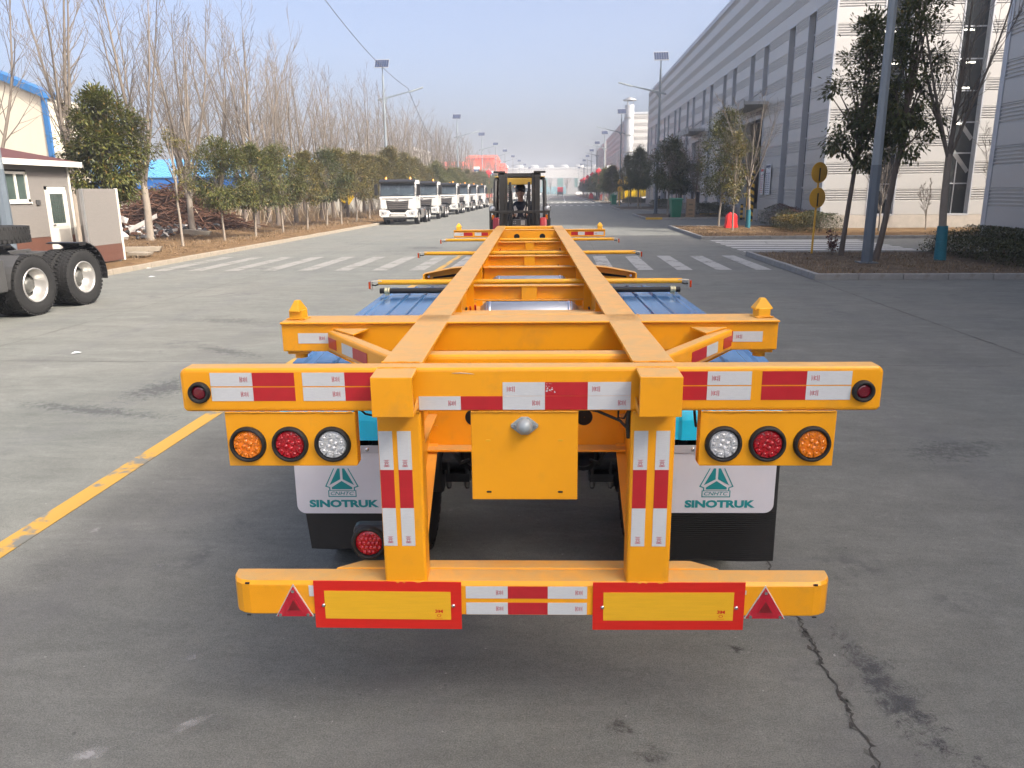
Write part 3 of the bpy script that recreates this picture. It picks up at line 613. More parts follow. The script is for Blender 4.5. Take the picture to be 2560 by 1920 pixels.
# rear lock beam with cones and braces
b=MB(); b.box(-1.185,1.178,.955,1.155,1.488,1.5); b.box(-1.183,1.176,.972,1.14,1.355,1.488)
lb=b.build('lock_beam',Y,TR,.006,seg=3)
def cone(x,y,rot):
    T=Matrix.Translation((x,y,1.5))@Matrix.Rotation(rot,4,'Z'); b=MB()
    b.box(-.030,.030,-.034,.034,0,.045,0,T); b.prism([(-.04,-.045),(.04,-.045),(.04,.045),(-.04,.045)],'z',0,.006,0,T)
    b.raw([T@Vector(p) for p in((-.044,-.026,.045),(.044,-.026,.045),(.044,.026,.045),(-.044,.026,.045),(-.012,-.010,.092),(.012,-.010,.092),(.012,.010,.092),(-.012,.010,.092),(-.044,-.026,.038),(.044,-.026,.038),(.044,.026,.038),(-.044,.026,.038))],
      [(0,1,5,4),(1,2,6,5),(2,3,7,6),(3,0,4,7),(4,5,6,7),(8,9,1,0),(9,10,2,1),(10,11,3,2),(11,8,0,3),(8,11,10,9)])
    o=b.build('twist_lock','lock_yellow',TR,.005)
    b=MB(); b.box(x-.05,x+.05,y-.05,y+.05,1.335,1.354); b.cyl((x,y,1.31),(x,y,1.336),.03,n=12); b.build('lock_plate',Y,o)
cone(-1.122,1.06,R(78)); cone(1.118,1.06,R(8))
for s in(-1,1):
    A=Vector((s*.925,.955,1.42)); B_=Vector((s*.50,.34,1.40)); d=(B_-A).normalized(); n=Vector((d.y,-d.x,0))*(1 if s>0 else -1)
    b=MB(); T=Matrix.Translation((A+B_)/2)@Matrix.Rotation(math.atan2(d.y,d.x),4,'Z'); L=(B_-A).length
    b.box(-L/2-.02,L/2,-.03,.03,-.05,.05,0,T); br=b.build('diagonal_brace',Y,TR,.016,seg=3)
    b=MB(); b.prism([(s*.93,.956),(s*.76,.956),(s*.80,.80)],'z',1.462,1.470); b.build('brace_plate',Y,br,.002)
    # tape on brace (outer rear face)
    side=-.0315 if s<0 else .0315
    Tt=T@Matrix.Translation((0,side,0))
    u=lambda a:(-L/2+a)
    for grp in(((.0,.10,1),),((.17,.30,0),(.30,.46,1))):
        b=MB()
        for a0,a1,c in grp: b.box(u(a0),u(a1),-.0006,.0006,-.028,.022,c,Tt)
        b.build('reflective_tape',['tape_white','tape_red'],br)
    x0,x1=(-1.105,-.958) if s<0 else (.965,1.105)
    tape_h(lb,[(x0,x1,'w'),((x1,-.925,'r') if s<0 else (.93,x0,'r'))],1.395,1.445,y=.9705,mk=-s)
    b=MB(); b.prism([(s*.98,1.356),(s*.53,1.356),(s*.53,1.17),(s*.62,1.17)],'y',1.05,1.062); b.prism([(s*.98,1.356),(s*.62,1.165),(s*.60,1.165),(s*.96,1.356)],'y',.99,1.12); b.build('lock_gusset',Y,TR,.002)
# light bars with marker lamps
for y in(3.42,6.15,8.42):
    b=MB(); b.cyl((-1.19,y,1.395),(1.19,y,1.395),.021,n=14); bar=b.build('marker_bar','yellow_bar',TR)
    for s in(-1,1):
        b=MB(); b.prism([(s*1.16,1.41),(s*1.245,1.405),(s*1.25,1.335),(s*1.244,1.335),(s*1.238,1.398),(s*1.16,1.402)],'y',y-.022,y+.022); b.build('marker_bracket','cream_sheet',bar,.002)
        b=MB(); b.box(s*1.258-.008,s*1.258+.008,y-.022,y+.022,1.345,1.40); b.build('marker_lamp','lens_mk',bar,.003)
        b=MB(); b.tube([(s*1.19,y-.01,1.38),(s*1.215,y-.012,1.372),(s*1.235,y-.005,1.375),(s*1.246,y,1.37)],.006,6); b.build('wire','wire_black',bar)
# air tanks
for y,z in((2.78,1.205),(4.42,1.205)):
    b=MB(); r=.125; b.lathe([(-.36,.001),(-.357,.05),(-.345,.09),(-.315,.117),(-.295,r),(.295,r),(.315,.117),(.345,.09),(.357,.05),(.36,.001)],(0,y,z),'x',32); t=b.build('air_tank','alum',TR)
    b=MB()
    for x in(-.28,.28): b.lathe([(-.012,r*1.001),(-.01,r*1.02),(.01,r*1.02),(.012,r*1.001)],(x,y,z),'x',32)
    b.build('tank_strap','chrome',t)
rnd=random.Random(11)
for i,(x,y,c) in enumerate(((-.40,2.55,'wire_red'),(-.37,2.6,'wire_red'),(-.42,2.5,'wire_black'),(.40,2.5,'wire_black'),(-.38,7.6,'wire_red'),(-.41,7.55,'wire_red'),(.40,7.6,'wire_black'),(-.1,5.2,'wire_black'),(.3,5.4,'wire_black'))):
    b=MB(); P=[(x,y,1.33),(x+rnd.uniform(-.03,.03),y+.05,1.28),(x+rnd.uniform(-.02,.09),y+.12,1.22),(x+rnd.uniform(-.05,.15),y+.25,1.17)]; b.tube(P,.007,6); b.build('air_hose',c,TR)
b=MB(); b.tube([(.19,.06,1.335),(.25,.05,1.325),(.33,.03,1.295),(.362,.03,1.26)],.006,6); b.tube([(.362,.04,1.335),(.345,.04,1.30),(.325,.05,1.30),(.325,.04,1.335)],.004,6); b.tube([(.363,.03,1.34),(.358,.03,1.28),(.364,.03,1.23)],.010,6)
b.build('wiring','wire_black',TR)
b=MB(); b.tube([(-.62,.06,1.335),(-.60,.07,1.31),(-.57,.08,1.30)],.004,6); b.build('wiring','wire_black',TR); b=MB(); b.tube([(.60,.06,1.335),(.605,.06,1.29),(.612,.07,1.26)],.005,6); b.build('wiring','wire_black',TR)
# front lock beam and nose
b=MB(); b.box(-1.135,1.125,9.02,9.20,1.488,1.5); b.box(-1.133,1.123,9.035,9.185,1.39,1.488); fl=b.build('lock_beam',Y,TR,.005)
tape_h(fl,[(-1.125,-.985,'w'),(-.985,-.85,'r'),(-.82,-.72,'w'),(-.72,-.62,'r')],1.415,1.465,y=9.0335); tape_h(fl,[(.62,.72,'r'),(.72,.82,'w'),(.82,.955,'r'),(.955,1.10,'w')],1.415,1.465,y=9.0335,mk=-1)
b=MB(); b.box(-.446,.446,8.93,8.94,1.30,1.485); o=b.build('cross_member',Y,TR,.003)
for x in(-.19,.19):
    b=MB(); b.lathe([(-.002,.042),(-.0025,.001)],(x,8.93,1.405),'y',24); b.build('access_hole','dark_void',o)
b=MB(); b.box(-.446,.446,10.14,10.25,1.38,1.498); b.build('nose_bar',Y,TR,.02)
b=MB(); b.box(-.40,.40,8.9,10.1,1.10,1.12); b.build('kingpin_plate','dark_steel',TR)
for x in(-1.06,1.05):
    b=MB(); b.box(x-.035,x+.035,9.07,9.15,1.5,1.54); b.raw([(x-.045,9.065,1.54),(x+.045,9.065,1.54),(x+.045,9.155,1.54),(x-.045,9.155,1.54),(x-.012,9.1,1.595),(x+.012,9.1,1.595),(x+.012,9.12,1.595),(x-.012,9.12,1.595)],[(0,1,5,4),(1,2,6,5),(2,3,7,6),(3,0,4,7),(4,5,6,7),(0,3,2,1)]); b.build('twist_lock','yellow_tip',TR,.006)
# landing legs, spare carrier arms
for s in(-1,1):
    b=MB(); b.box(s*.45-.065,s*.45+.065,6.9,7.04,.55,1.11); b.box(s*.45-.055,s*.45+.055,6.915,7.025,.28,.56); b.box(s*.45-.13,s*.45+.13,6.85,7.09,.26,.285); b.build('landing_leg','dark_steel',TR,.006)
    b=MB(); b.prism([(s*.535,1.40),(s*.535,1.27),(s*.70,1.24),(s*1.0,1.255),(s*1.0,1.33),(s*.72,1.385)],'y',4.72,4.735); b.prism([(s*.535,1.40),(s*.72,1.385),(s*1.0,1.33),(s*1.0,1.325),(s*.72,1.38),(s*.535,1.395)],'y',4.60,4.735); b.box(min(s*.985,s*1.0),max(s*.985,s*1.0),4.58,4.735,1.255,1.33); a=b.build('carrier_arm',Y,TR,.003)
    b=MB(); b.prism([(s*.62,1.33),(s*.62,1.30),(s*.92,1.275),(s*.92,1.29)],'y',4.715,4.7195); b.build('slot','dark_void',a)
    b=MB(); b.cyl((s*.96,4.70,1.295),(s*.96,4.72,1.295),.012,n=8); b.build('bolt','chrome',a)
# mudguards: ribbed sheet with turned-down ends, carried on black tubes
for s in(-1,1):
    prof=[(.985,.90),(.99,1.0),(1.03,1.10),(1.12,1.18),(1.28,1.232),(1.5,1.245),(4.28,1.245),(4.42,1.22),(4.52,1.13),(4.56,.98)]
    rib=[(.56,0),(.66,0),(.675,-.012),(.735,-.012),(.75,0),(.86,0),(.868,.011),(.885,.011),(.893,0),(1.0,0),(1.008,.011),(1.025,.011),(1.033,0),(1.12,0),(1.135,-.010),(1.17,-.010),(1.185,0),(1.238,0),(1.242,-.03)]
    b=MB(); vs=[];n=len(rib)
    for i,(y,z) in enumerate(prof):
        a=prof[max(0,i-1)]; c=prof[min(len(prof)-1,i+1)]; t=Vector((c[0]-a[0],c[1]-a[1])).normalized(); nn=(-t.y,t.x)
        vs+=[(s*x,y+nn[0]*h,z+nn[1]*h) for x,h in rib]
    for i in range(len(prof)-1): b.raw(vs[i*n:(i+2)*n],[(j,j+1,n+j+1,n+j) if s>0 else (n+j,n+j+1,j+1,j) for j in range(n-1)],1 if i<3 else 0)
    g_=b.build('mudguard',['blue_film','cyan_film'],TR)
    for y in(2.3,3.75):
        b=MB(); b.cyl((s*.46,y,1.285),(s*1.245,y,1.285),.0225,n=16); tb=b.build('guard_tube','rubber',TR)
        b=MB()
        for x in(.60,1.185): b.lathe([(-.022,.023),(-.02,.028),(-.004,.028),(-.003,.024),(.003,.024),(.004,.028),(.02,.028),(.022,.023)],(s*x,y,1.285),'x',20); b.box(s*x-.02,s*x+.02,y-.006,y+.006,1.25,1.27)
        b.build('clamp','clamp_zinc',tb)
# mud flaps
def flap(s):
    x0,x1=(.59,1.172) if s<0 else (.585,1.215); y=.955; r=.045
    def X(x): return s*x
    def round_rect(a,b_,c,d,rr):
        pts=[(X(a),c)]
        for k in range(7): t=-PI/2+PI/2*k/6; pts.append((X(b_-rr+rr*math.cos(t)),c+rr+rr*math.sin(t)))
        return pts+[(X(b_),d),(X(a),d)]
    b=MB(); b.prism(round_rect(x0,x1,.522 if s<0 else .527,.872,r),'y',y,y+.004); f=b.build('mud_flap','white_flap',TR,.0015)
    b=MB(); zb=.325 if s<0 else .262; xo=(1.165,1.115) if s<0 else (1.232,1.235)
    cols=22; vs=[]
    for i in range(cols+1):
        u=i/cols; x=x0+(xo[1]-x0)*u; xt=x0+(xo[0]-x0)*u; vs.append((X(x),y+.014+.012*math.sin(u*5),zb+.004*math.sin(u*7))); vs.append((X(xt),y+.007,.86))
    b.raw(vs,[(2*i,2*i+2,2*i+3,2*i+1) for i in range(cols)],0,True)
    if s>0:
        for i in range(24):
            z=zb+.012+i*.0112; b.box(.60,1.225,y+.0005,y+.0075,z,z+.004)
    rf=b.build('flap_rubber','flap_grid',f)
    b=MB(); b.box(min(X(x0),X(x1)),max(X(x0),X(x1)),y-.006,y-.0008,.845,.885); st=b.build('flap_strip','flap_strip',f,.001)
    for x in(.80,1.05): b=MB(); b.lathe([(-.006,.011),(-.009,.010),(-.011,.006),(-.0115,.0005)],(X(x),y,.865),'y',12); b.build('bolt','chrome',st)
    # print: emblem and words
    b=MB(); cx=-.938 if s<0 else .926; z0=.612; yy=y-.0012
    def P(pts): b.face([(cx+px*.5,yy,z0+pz*.5) for px,pz in pts])
    bw=.006; w=.142; 
    for q in(((-w,0),(w,0),(w,bw*1.6),(-w,bw*1.6)),((-w,.066),(w,.066),(w,.066+bw),(-w,.066+bw)),((-w,0),(-w+bw*1.6,0),(-w+bw*1.6,.07),(-w,.07)),((w-bw*1.6,0),(w,0),(w,.07),(w-bw*1.6,.07))): P(q)
    P([(-.103,.083),(.103,.083),(.103,.104),(0,.172),(-.103,.104)])
    for m in(1,-1):
        P([(m*.012,.190),(m*.012,.305),(m*.034,.305),(m*.124,.128)][::m])
        P([(m*.066,.305),(m*.076,.305),(m*.170,.112),(m*.156,.114)][::m]); P([(m*.170,.112),(m*.118,.094),(m*.118,.104),(m*.156,.120)][::m]); P([(m*.118,.104),(m*.130,.104),(m*.130,.070),(m*.118,.070)][::m])
    put_text(b,'CNHTC',cx,z0+.010,.118,.019,yy,0,.01,.25)
    put_text(b,'SINOTRUK',-.932 if s<0 else .948,.556,.352 if s<0 else .348,.041,yy-.0002,0,.05)
    b.build('flap_print','teal',f)
flap(-1); flap(1)
# running gear: two axles, dual wheels, springs
for y in(1.76,3.07):
    b=MB(); b.cyl((-1.0,y,.53),(1.0,y,.53),.075,n=18); ax=b.build('axle','black_steel',TR)
    for s in(-1,1):
        b=MB(); b.lathe([(-.1,.205),(.1,.205),(.1,.1)],(s*.62,y,.53),'x',28); b.build('brake_drum','dark_steel',ax)
        b=MB()
        for k in range(6): b.box(s*.43-.04,s*.43+.04,y-.5+.05*k,y+.5-.05*k,.61+.016*(5-k),.624+.016*(5-k))
        b.box(s*.43-.07,s*.43+.07,y-.08,y+.08,.405,.455)
        b.build('leaf_spring','black_steel',ax)
        b=MB()
        for dx in(-.055,.055):
            for dy in(-.065,.065): b.cyl((s*.43+dx,y+dy,.36),(s*.43+dx,y+dy,.72),.011,n=8)
        b.build('u_bolt','dark_steel',ax)
        b=MB()
        for dx in(-.055,.055):
            for dy in(-.065,.065): b.cyl((s*.43+dx,y+dy,.372),(s*.43+dx,y+dy,.405),.019,n=6)
        b.build('nut','tank_grey',ax)
        b=MB(); b.prism([(y-.62,1.12),(y-.50,1.12),(y-.54,.78),(y-.58,.78)],'x',s*.43-.012,s*.43+.012); b.build('spring_hanger',Y,TR)
        wheel(TR,s*.715,y,.525,-s,'inner',ang=y); wheel(TR,s*1.045,y,.525,s,'outer',ang=y*2)

# weld beads along the joints, bolt heads
def weld(p0,p1,r=.0045,seed=0):
    rn=random.Random(seed); p0=Vector(p0);p1=Vector(p1); n=max(4,int((p1-p0).length/.012)); b=MB(); b.tube([p0.lerp(p1,i/n)+Vector((rn.uniform(-1,1),rn.uniform(-1,1),rn.uniform(-1,1)))*.0008 for i in range(n+1)],[r*rn.uniform(.75,1.25) for _ in range(n+1)],6,0,True); b.build('weld_bead','weld',TR)
for x0,x1 in((-.546,-.386),(.366,.526)): weld((x0,-.001,.667),(x1,-.001,.667),.005,1); weld((x0+.005,.0,1.337),(x1-.005,.0,1.337),.005,2)
weld((-.205,.003,1.3365),(.176,.003,1.3365),.004,3); weld((-1.09,.001,1.3365),(-.63,.001,1.3365),.0035,4); weld((.62,.001,1.3365),(1.085,.001,1.3365),.0035,5)
for x0,x1 in((-.533,-.394),(.378,.518)): weld((x0,.0005,1.4985),(x1,.0005,1.4985),.004,6); weld((x0,.086,1.5),(x1,.086,1.5),.004,7)
for s in(-1,1):
    weld((s*.38 if s<0 else .378,.957,1.49),(s*.38 if s<0 else .378,1.15,1.499),.004,8); weld((s*.536,.957,1.497),(s*.536,1.15,1.5),.004,9); weld((s*.925,.957,1.372),(s*.925,.957,1.468),.004,10)
    weld((s*1.12-.042,1.015,1.507),(s*1.12+.042,1.015,1.507),.004,11); weld((s*.39,.47,1.35),(s*.39,.47,1.45),.004,12)
b=MB()
for s in(-1,1):
    # brake chambers, added to darken the underside, and hoses hanging behind the plate
    b=MB(); b.lathe([(-.09,.06),(-.08,.085),(.0,.088),(.01,.095),(.02,.088),(.1,.085),(.11,.05)],(s*.30,1.50,.66),'y',20); b.build('added_brake_chamber','black_steel',TR)
    b=MB(); b.tube([(s*.30,1.40,.70),(s*.26,1.2,.85),(s*.20,.9,1.0),(s*.12,.6,1.08)],.011,7); b.build('brake_hose','wire_black',TR)
    b=MB(); b.tube([(s*.34,1.42,.64),(s*.36,1.15,.72),(s*.38,.8,.95),(s*.40,.56,1.06)],.009,7); b.build('brake_hose','wire_black',TR)
b=MB(); b.tube([(-.33,.55,1.06),(-.15,.62,1.0),(.08,.60,1.03),(.33,.55,1.07)],.008,7); b.build('brake_hose','wire_black',TR)
b=MB(); b.box(-.09,.09,.62,.78,1.00,1.10); b.build('valve_block','dark_steel',TR,.01)
b=MB(); b.cyl((-.40,1.22,.98),(.40,1.22,.98),.09,n=20); b.build('air_tank','black_steel',TR)  # extra tank added to darken the space under the frame
b=MB(); b.box(-.446,.446,1.28,1.30,.98,1.13); b.build('cross_member',Y,TR)  # extra member added to block sky light from below the frame
# ---------------------------------------------------------------- tractor unit (front at y=0, looks to -y)
def make_truck():
    t=thing('tractor_truck','','truck')
    # cab shell
    prof=[(.10,1.0),(.03,1.10),(.02,1.72),(.09,1.84),(.34,2.70),(.46,2.80),(.9,2.88),(1.98,2.88),(2.05,2.80),(2.05,1.02)]
    b=MB(); b.prism(prof,'x',-1.19,1.19); cab=b.build('cab','cab_white',t,.05,seg=3)
    # wheel-arch body below the doors
    b=MB()
    for s in(-1,1): b.prism([(.06,1.02),(.03,.62),(.22,.45),(.70,.45),(.80,.80),(1.0,.98)],'x',s*1.2,s*.80)
    b.build('lower_body','cab_white',t,.03)
    b=MB(); b.prism([(-1.22,.98),(-1.235,.62),(-1.10,.50),(1.10,.50),(1.235,.62),(1.22,.98),(.60,.93),(.48,.80),(-.48,.80),(-.60,.93)],'y',-.05,.16); bm=b.build('bumper','cab_white',t,.025)
    b=MB(); b.prism([(-.52,.72),(-.58,.56),(.58,.56),(.52,.72)],'y',-.062,-.051); b.build('bumper_slot','grille_dark',bm)
    b=MB(); b.prism([(-.44,.68),(-.50,.60),(.50,.60),(.44,.68)],'y',-.07,-.063); b.build('bumper_bar','cab_white',bm)
    b=MB(); b.box(-1.0,1.0,.02,.14,.34,.50); b.build('front_underrun','black_plastic',t,.02)
    b=MB(); b.prism([(-1.06,1.72),(-1.0,1.66),(1.0,1.66),(1.06,1.72)],'y',.0,.04); b.build('bonnet_line','grille_dark',t)
    b=MB(); b.prism([(-.74,1.58),(-.66,.98),(.66,.98),(.74,1.58),(.16,1.52),(.0,1.48),(-.16,1.52)],'y',-.015,.03); gr=b.build('grille','grille_dark',t,.01)
    b=MB()
    for k in range(4):
        z=1.06+.125*k; w=.60+.025*k
        b.prism([(-w,z),(-w*.78,z-.035),(w*.78,z-.035),(w,z),(w,z+.05),(w*.74,z+.012),(-w*.74,z+.012),(-w,z+.05)],'y',-.04,-.014)
    b.build('grille_slats','grille_bar',gr,.006)
    b=MB(); b.lathe([(-.03,.001),(-.06,.13),(-.015,.17)],(0,0,1.60),'y',3,0,False); 
    for i in range(len(b.v)): x,y,z=b.v[i]; b.v[i]=(x*1.05,y,z)
    b.raw([],[]); b.build('emblem','rim',gr)
    for s in(-1,1):
        b=MB(); b.prism([(s*.74,.86),(s*.70,.74),(s*.86,.62),(s*1.12,.62),(s*1.16,.92)],'y',-.058,-.048); h=b.build('headlight','lamp_glass',t,.008)
        b=MB(); b.lathe([(-.066,.001),(-.064,.06),(-.058,.075)],(s*.97,0,.75),'y',16); b.build('lamp_lens','chrome',h)
        b=MB(); b.prism([(s*.79,1.66),(s*.74,1.05),(s*1.10,1.05),(s*1.13,1.66)],'y',.0,.018); b.build('corner_panel','cab_white',t,.012)
    # windscreen, lying on the raked face
    def ws(x,z,off=.012):
        y=.09+(z-1.84)*(.25/.86); return (x,y-off,z-off*.27)
    b=MB(); b.face([ws(-1.10,1.88),ws(1.10,1.88),ws(1.06,2.62),ws(-1.06,2.62)]); b.face([ws(-1.16,1.80,.006),ws(1.16,1.80,.006),ws(1.13,2.70,.006),ws(-1.13,2.70,.006)],1); wsn=b.build('windscreen',['cab_glass','black_plastic'],t)
    b=MB()
    for x in(-.55,.25): b.tube([ws(x,1.86,.03),ws(x+.30,1.98,.03),ws(x+.62,2.0,.03)],.010,5)
    b.build('wiper','black_plastic',wsn)
    b=MB(); b.prism([(.02,2.66),(-.02,2.78),(.30,2.92),(.62,2.93),(.40,2.74)],'x',-1.17,1.17); b.build('sun_visor','black_plastic',t,.03)
    b=MB(); b.box(-.35,-.15,.135,.15,1.90,1.95); b.box(.5,.72,.15,.165,1.90,1.94); b.box(.12,.36,.20,.24,2.02,2.07); b.build('paper_sheet','board_white',wsn)
    for s in(-1,1):
        b=MB(); b.prism([(.42,1.86),(.60,2.58),(1.42,2.58),(1.42,1.80)],'x',s*1.192,s*1.20); b.build('side_window','cab_glass',t)
        b=MB(); b.prism([(.20,1.72),(.44,2.66),(1.50,2.66),(1.50,1.10),(1.05,1.08)],'x',s*1.186,s*1.1945); d=b.build('door','cab_white',t,.004)
        b=MB(); b.box(min(s*1.195,s*1.215),max(s*1.195,s*1.215),1.22,1.42,1.62,1.67); b.build('door_handle','black_plastic',d)
        b=MB(); b.box(s*1.40-.12,s*1.40+.12,.08,.16,1.90,2.62); b.box(s*1.25-.12,s*1.25+.12,.12,.15,2.55,2.585); b.box(s*1.25-.12,s*1.25+.12,.12,.15,1.95,1.98); b.build('mirror','black_plastic',t,.03)
        b=MB(); b.prism([(.80,.60),(.92,1.0),(1.95,1.0),(2.10,.60),(2.02,.60),(1.80,.90),(1.15,.90),(.90,.60)],'x',s*1.23,s*.78); b.build('mudguard','black_plastic',t,.01)
        b=MB(); b.box(min(s*.7,s*1.22),max(s*.7,s*1.22),.40,.78,.46,.50); b.box(min(s*.7,s*1.22),max(s*.7,s*1.22),.42,.78,.72,.76); b.build('cab_step','black_plastic',t,.005)
        b=MB(); b.lathe([(0,.085),(.02,.085),(.03,.07),(.12,.065),(.155,.05),(.165,.001)],(s*.80,.55,2.915),'z',16); b.build('beacon','beacon',t)
        wheel(t,s*1.03,1.45,.54,s,'front',ang=.3*s)
    # chassis
    b=MB()
    for s in(-1,1): b.box(s*.42-.04,s*.42+.04,.3,6.75,.76,1.04)
    for y in(2.3,3.6,4.9,6.6): b.box(-.38,.38,y,y+.12,.8,1.0)
    ch=b.build('chassis','frame_grey',t,.008)
    b=MB(); b.cyl((-.95,1.45,.54),(.95,1.45,.54),.07,n=12); b.box(-.4,.4,.5,2.2,.55,.95); b.build('engine_sump','dark_steel',t)
    b=MB(); b.prism([(-.5,4.35),(.5,4.35),(.5,4.95),(.25,5.45),(.08,5.45),(.05,4.95),(-.05,4.95),(-.08,5.45),(-.25,5.45),(-.5,4.95)],'z',1.16,1.22); fw=b.build('fifth_wheel','black_steel',t,.01)
    b=MB()
    for s in(-1,1): b.prism([(4.5,1.05),(4.6,1.16),(5.0,1.16),(5.1,1.05)],'x',s*.46-.05,s*.46+.05)
    b.build('saddle_bracket','black_steel',fw)
    for s in(-1,1):
        b=MB(); b.box(min(s*.52,s*1.18),max(s*.52,s*1.18),2.35,3.65,.38,1.0); b.build('fuel_tank' if s<0 else 'battery_box','tank_grey',t,.08,seg=3)
        b=MB(); b.box(min(s*.5,s*1.16),max(s*.5,s*1.16),3.72,4.12,.5,1.05); b.build('tool_box','frame_grey',t,.02)
        b=MB(); b.box(s*1.165-.01,s*1.165+.01,3.86,3.95,.84,.91); b.build('side_lamp','lens_amber',t)
    for y in(4.75,6.10):
        b=MB(); b.cyl((-.95,y,.54),(.95,y,.54),.09,n=12); b.sph((0,y,.54),(.24,.24,.24),12,8); b.build('axle','black_steel',t)
        for s in(-1,1): wheel(t,s*.72,y,.54,-s,'inner',ang=y*s); wheel(t,s*1.06,y,.54,s,'outer',ang=y)
    for s in(-1,1):   # rear mudguard and the half guard ahead of the bogie
        arc=[(6.10+.66*math.sin(a),.54+.66*math.cos(a)) for a in [R(-12+11*i) for i in range(11)]]
        b=MB(); x0,x1=s*.56,s*1.22; n=len(arc)
        vs=[(x0,y,z) for y,z in arc]+[(x1,y,z) for y,z in arc]+[(x0,y+.012,z+.02) for y,z in arc]+[(x1,y+.012,z+.02) for y,z in arc]
        b.raw(vs,[(i,i+1,n+i+1,n+i) for i in range(n-1)]+[(2*n+i,3*n+i,3*n+i+1,2*n+i+1) for i in range(n-1)]+[(n+i,n+i+1,3*n+i+1,3*n+i) for i in range(n-1)]+[(i,2*n+i,2*n+i+1,i+1) for i in range(n-1)])
        for i in range(4,n-1): b.box(min(x0,x1)+.02,max(x0,x1)-.02,arc[i][0]-.03,arc[i][0]-.004,arc[i][1]-.03,arc[i][1])
        b.box(s*1.215-.012,s*1.215+.012,6.02,6.2,1.15,1.21)
        b.build('mudguard','black_plastic',t,.004)
        b=MB(); b.tube([(s*.5,6.25,1.0),(s*.85,6.3,1.12),(s*1.1,6.35,1.1)],.025,8); b.build('guard_stay','black_steel',t)
        b=MB(); arc=[(4.75-.64*math.sin(a),.54+.64*math.cos(a)) for a in [R(30+12*i) for i in range(6)]]
        vs=[(x0,y,z) for y,z in arc]+[(x1,y,z) for y,z in arc]; n=6; b.raw(vs,[(i,i+1,n+i+1,n+i) for i in range(n-1)]); b.build('mudguard','frame_grey',t)
    b=MB(); b.cyl((.62,2.2,1.0),(.62,2.2,2.6),.09,n=14); b.box(.35,.9,2.12,2.3,1.0,1.9); b.build('exhaust_stack','dark_steel',t,.01)
    return t
mat('frame_grey',(.06,.06,.06),.45,var=.1,scale=5,dirt=((.22,.19,.15),.66,5,.4)); mat('plate_blue',(.03,.06,.2),.5); mat('grille_bar',(.15,.135,.125),.3,var=.1,metal=.3)
TK=make_truck(); fam=family(TK)
TG='white tractor units parked along the left kerb'
TK.location=(-10.75,51.25,0); TK.rotation_euler=(0,0,R(1)); TK['label']='nearest white tractor truck parked along the left kerb, its whole front in view'; TK['group']=TG
for i,(x,y,a) in enumerate(((-10.85,61.2,1),(-11.0,73.6,.5),(-11.05,83.2,0),(-11.15,92.6,0),(-11.15,102.2,.5))):
    copy_thing(TK,f'{nth(i+1)} white tractor truck from the front of the row along the left kerb',(x,y,0),R(a),1,TG,fam)
copy_thing(TK,'white tractor truck parked far up the road, seen just left of the forklift mast',(-10.9,138.5,0),0,1,TG,fam)
copy_thing(TK,'farther white tractor truck glimpsed through the forklift mast behind the driver',(-9.3,170,0),0,1,TG,fam)
copy_thing(TK,'white tractor truck far away, partly hidden by the right side of the forklift',(-9.4,205,0),0,1,TG,fam)
c=copy_thing(TK,'dark tractor chassis cut by the left edge of the picture, two big tyres in view',(-10.82,8.55,0),R(-3),1,None,fam)
del c['group']
# loose tyre lying on that chassis
b=MB(); tm=TY.copy(); o=obj('spare_tyre',tm,None,0,(-10.15,13.45,1.42),(R(4),R(90),R(0))); o.scale=(1.1,1,1)
tag(o,'black tyre lying flat on top of the tractor chassis at the left edge','tyre')
b=MB(); b.box(-.02,.02,-.002,.002,.0,.09); 
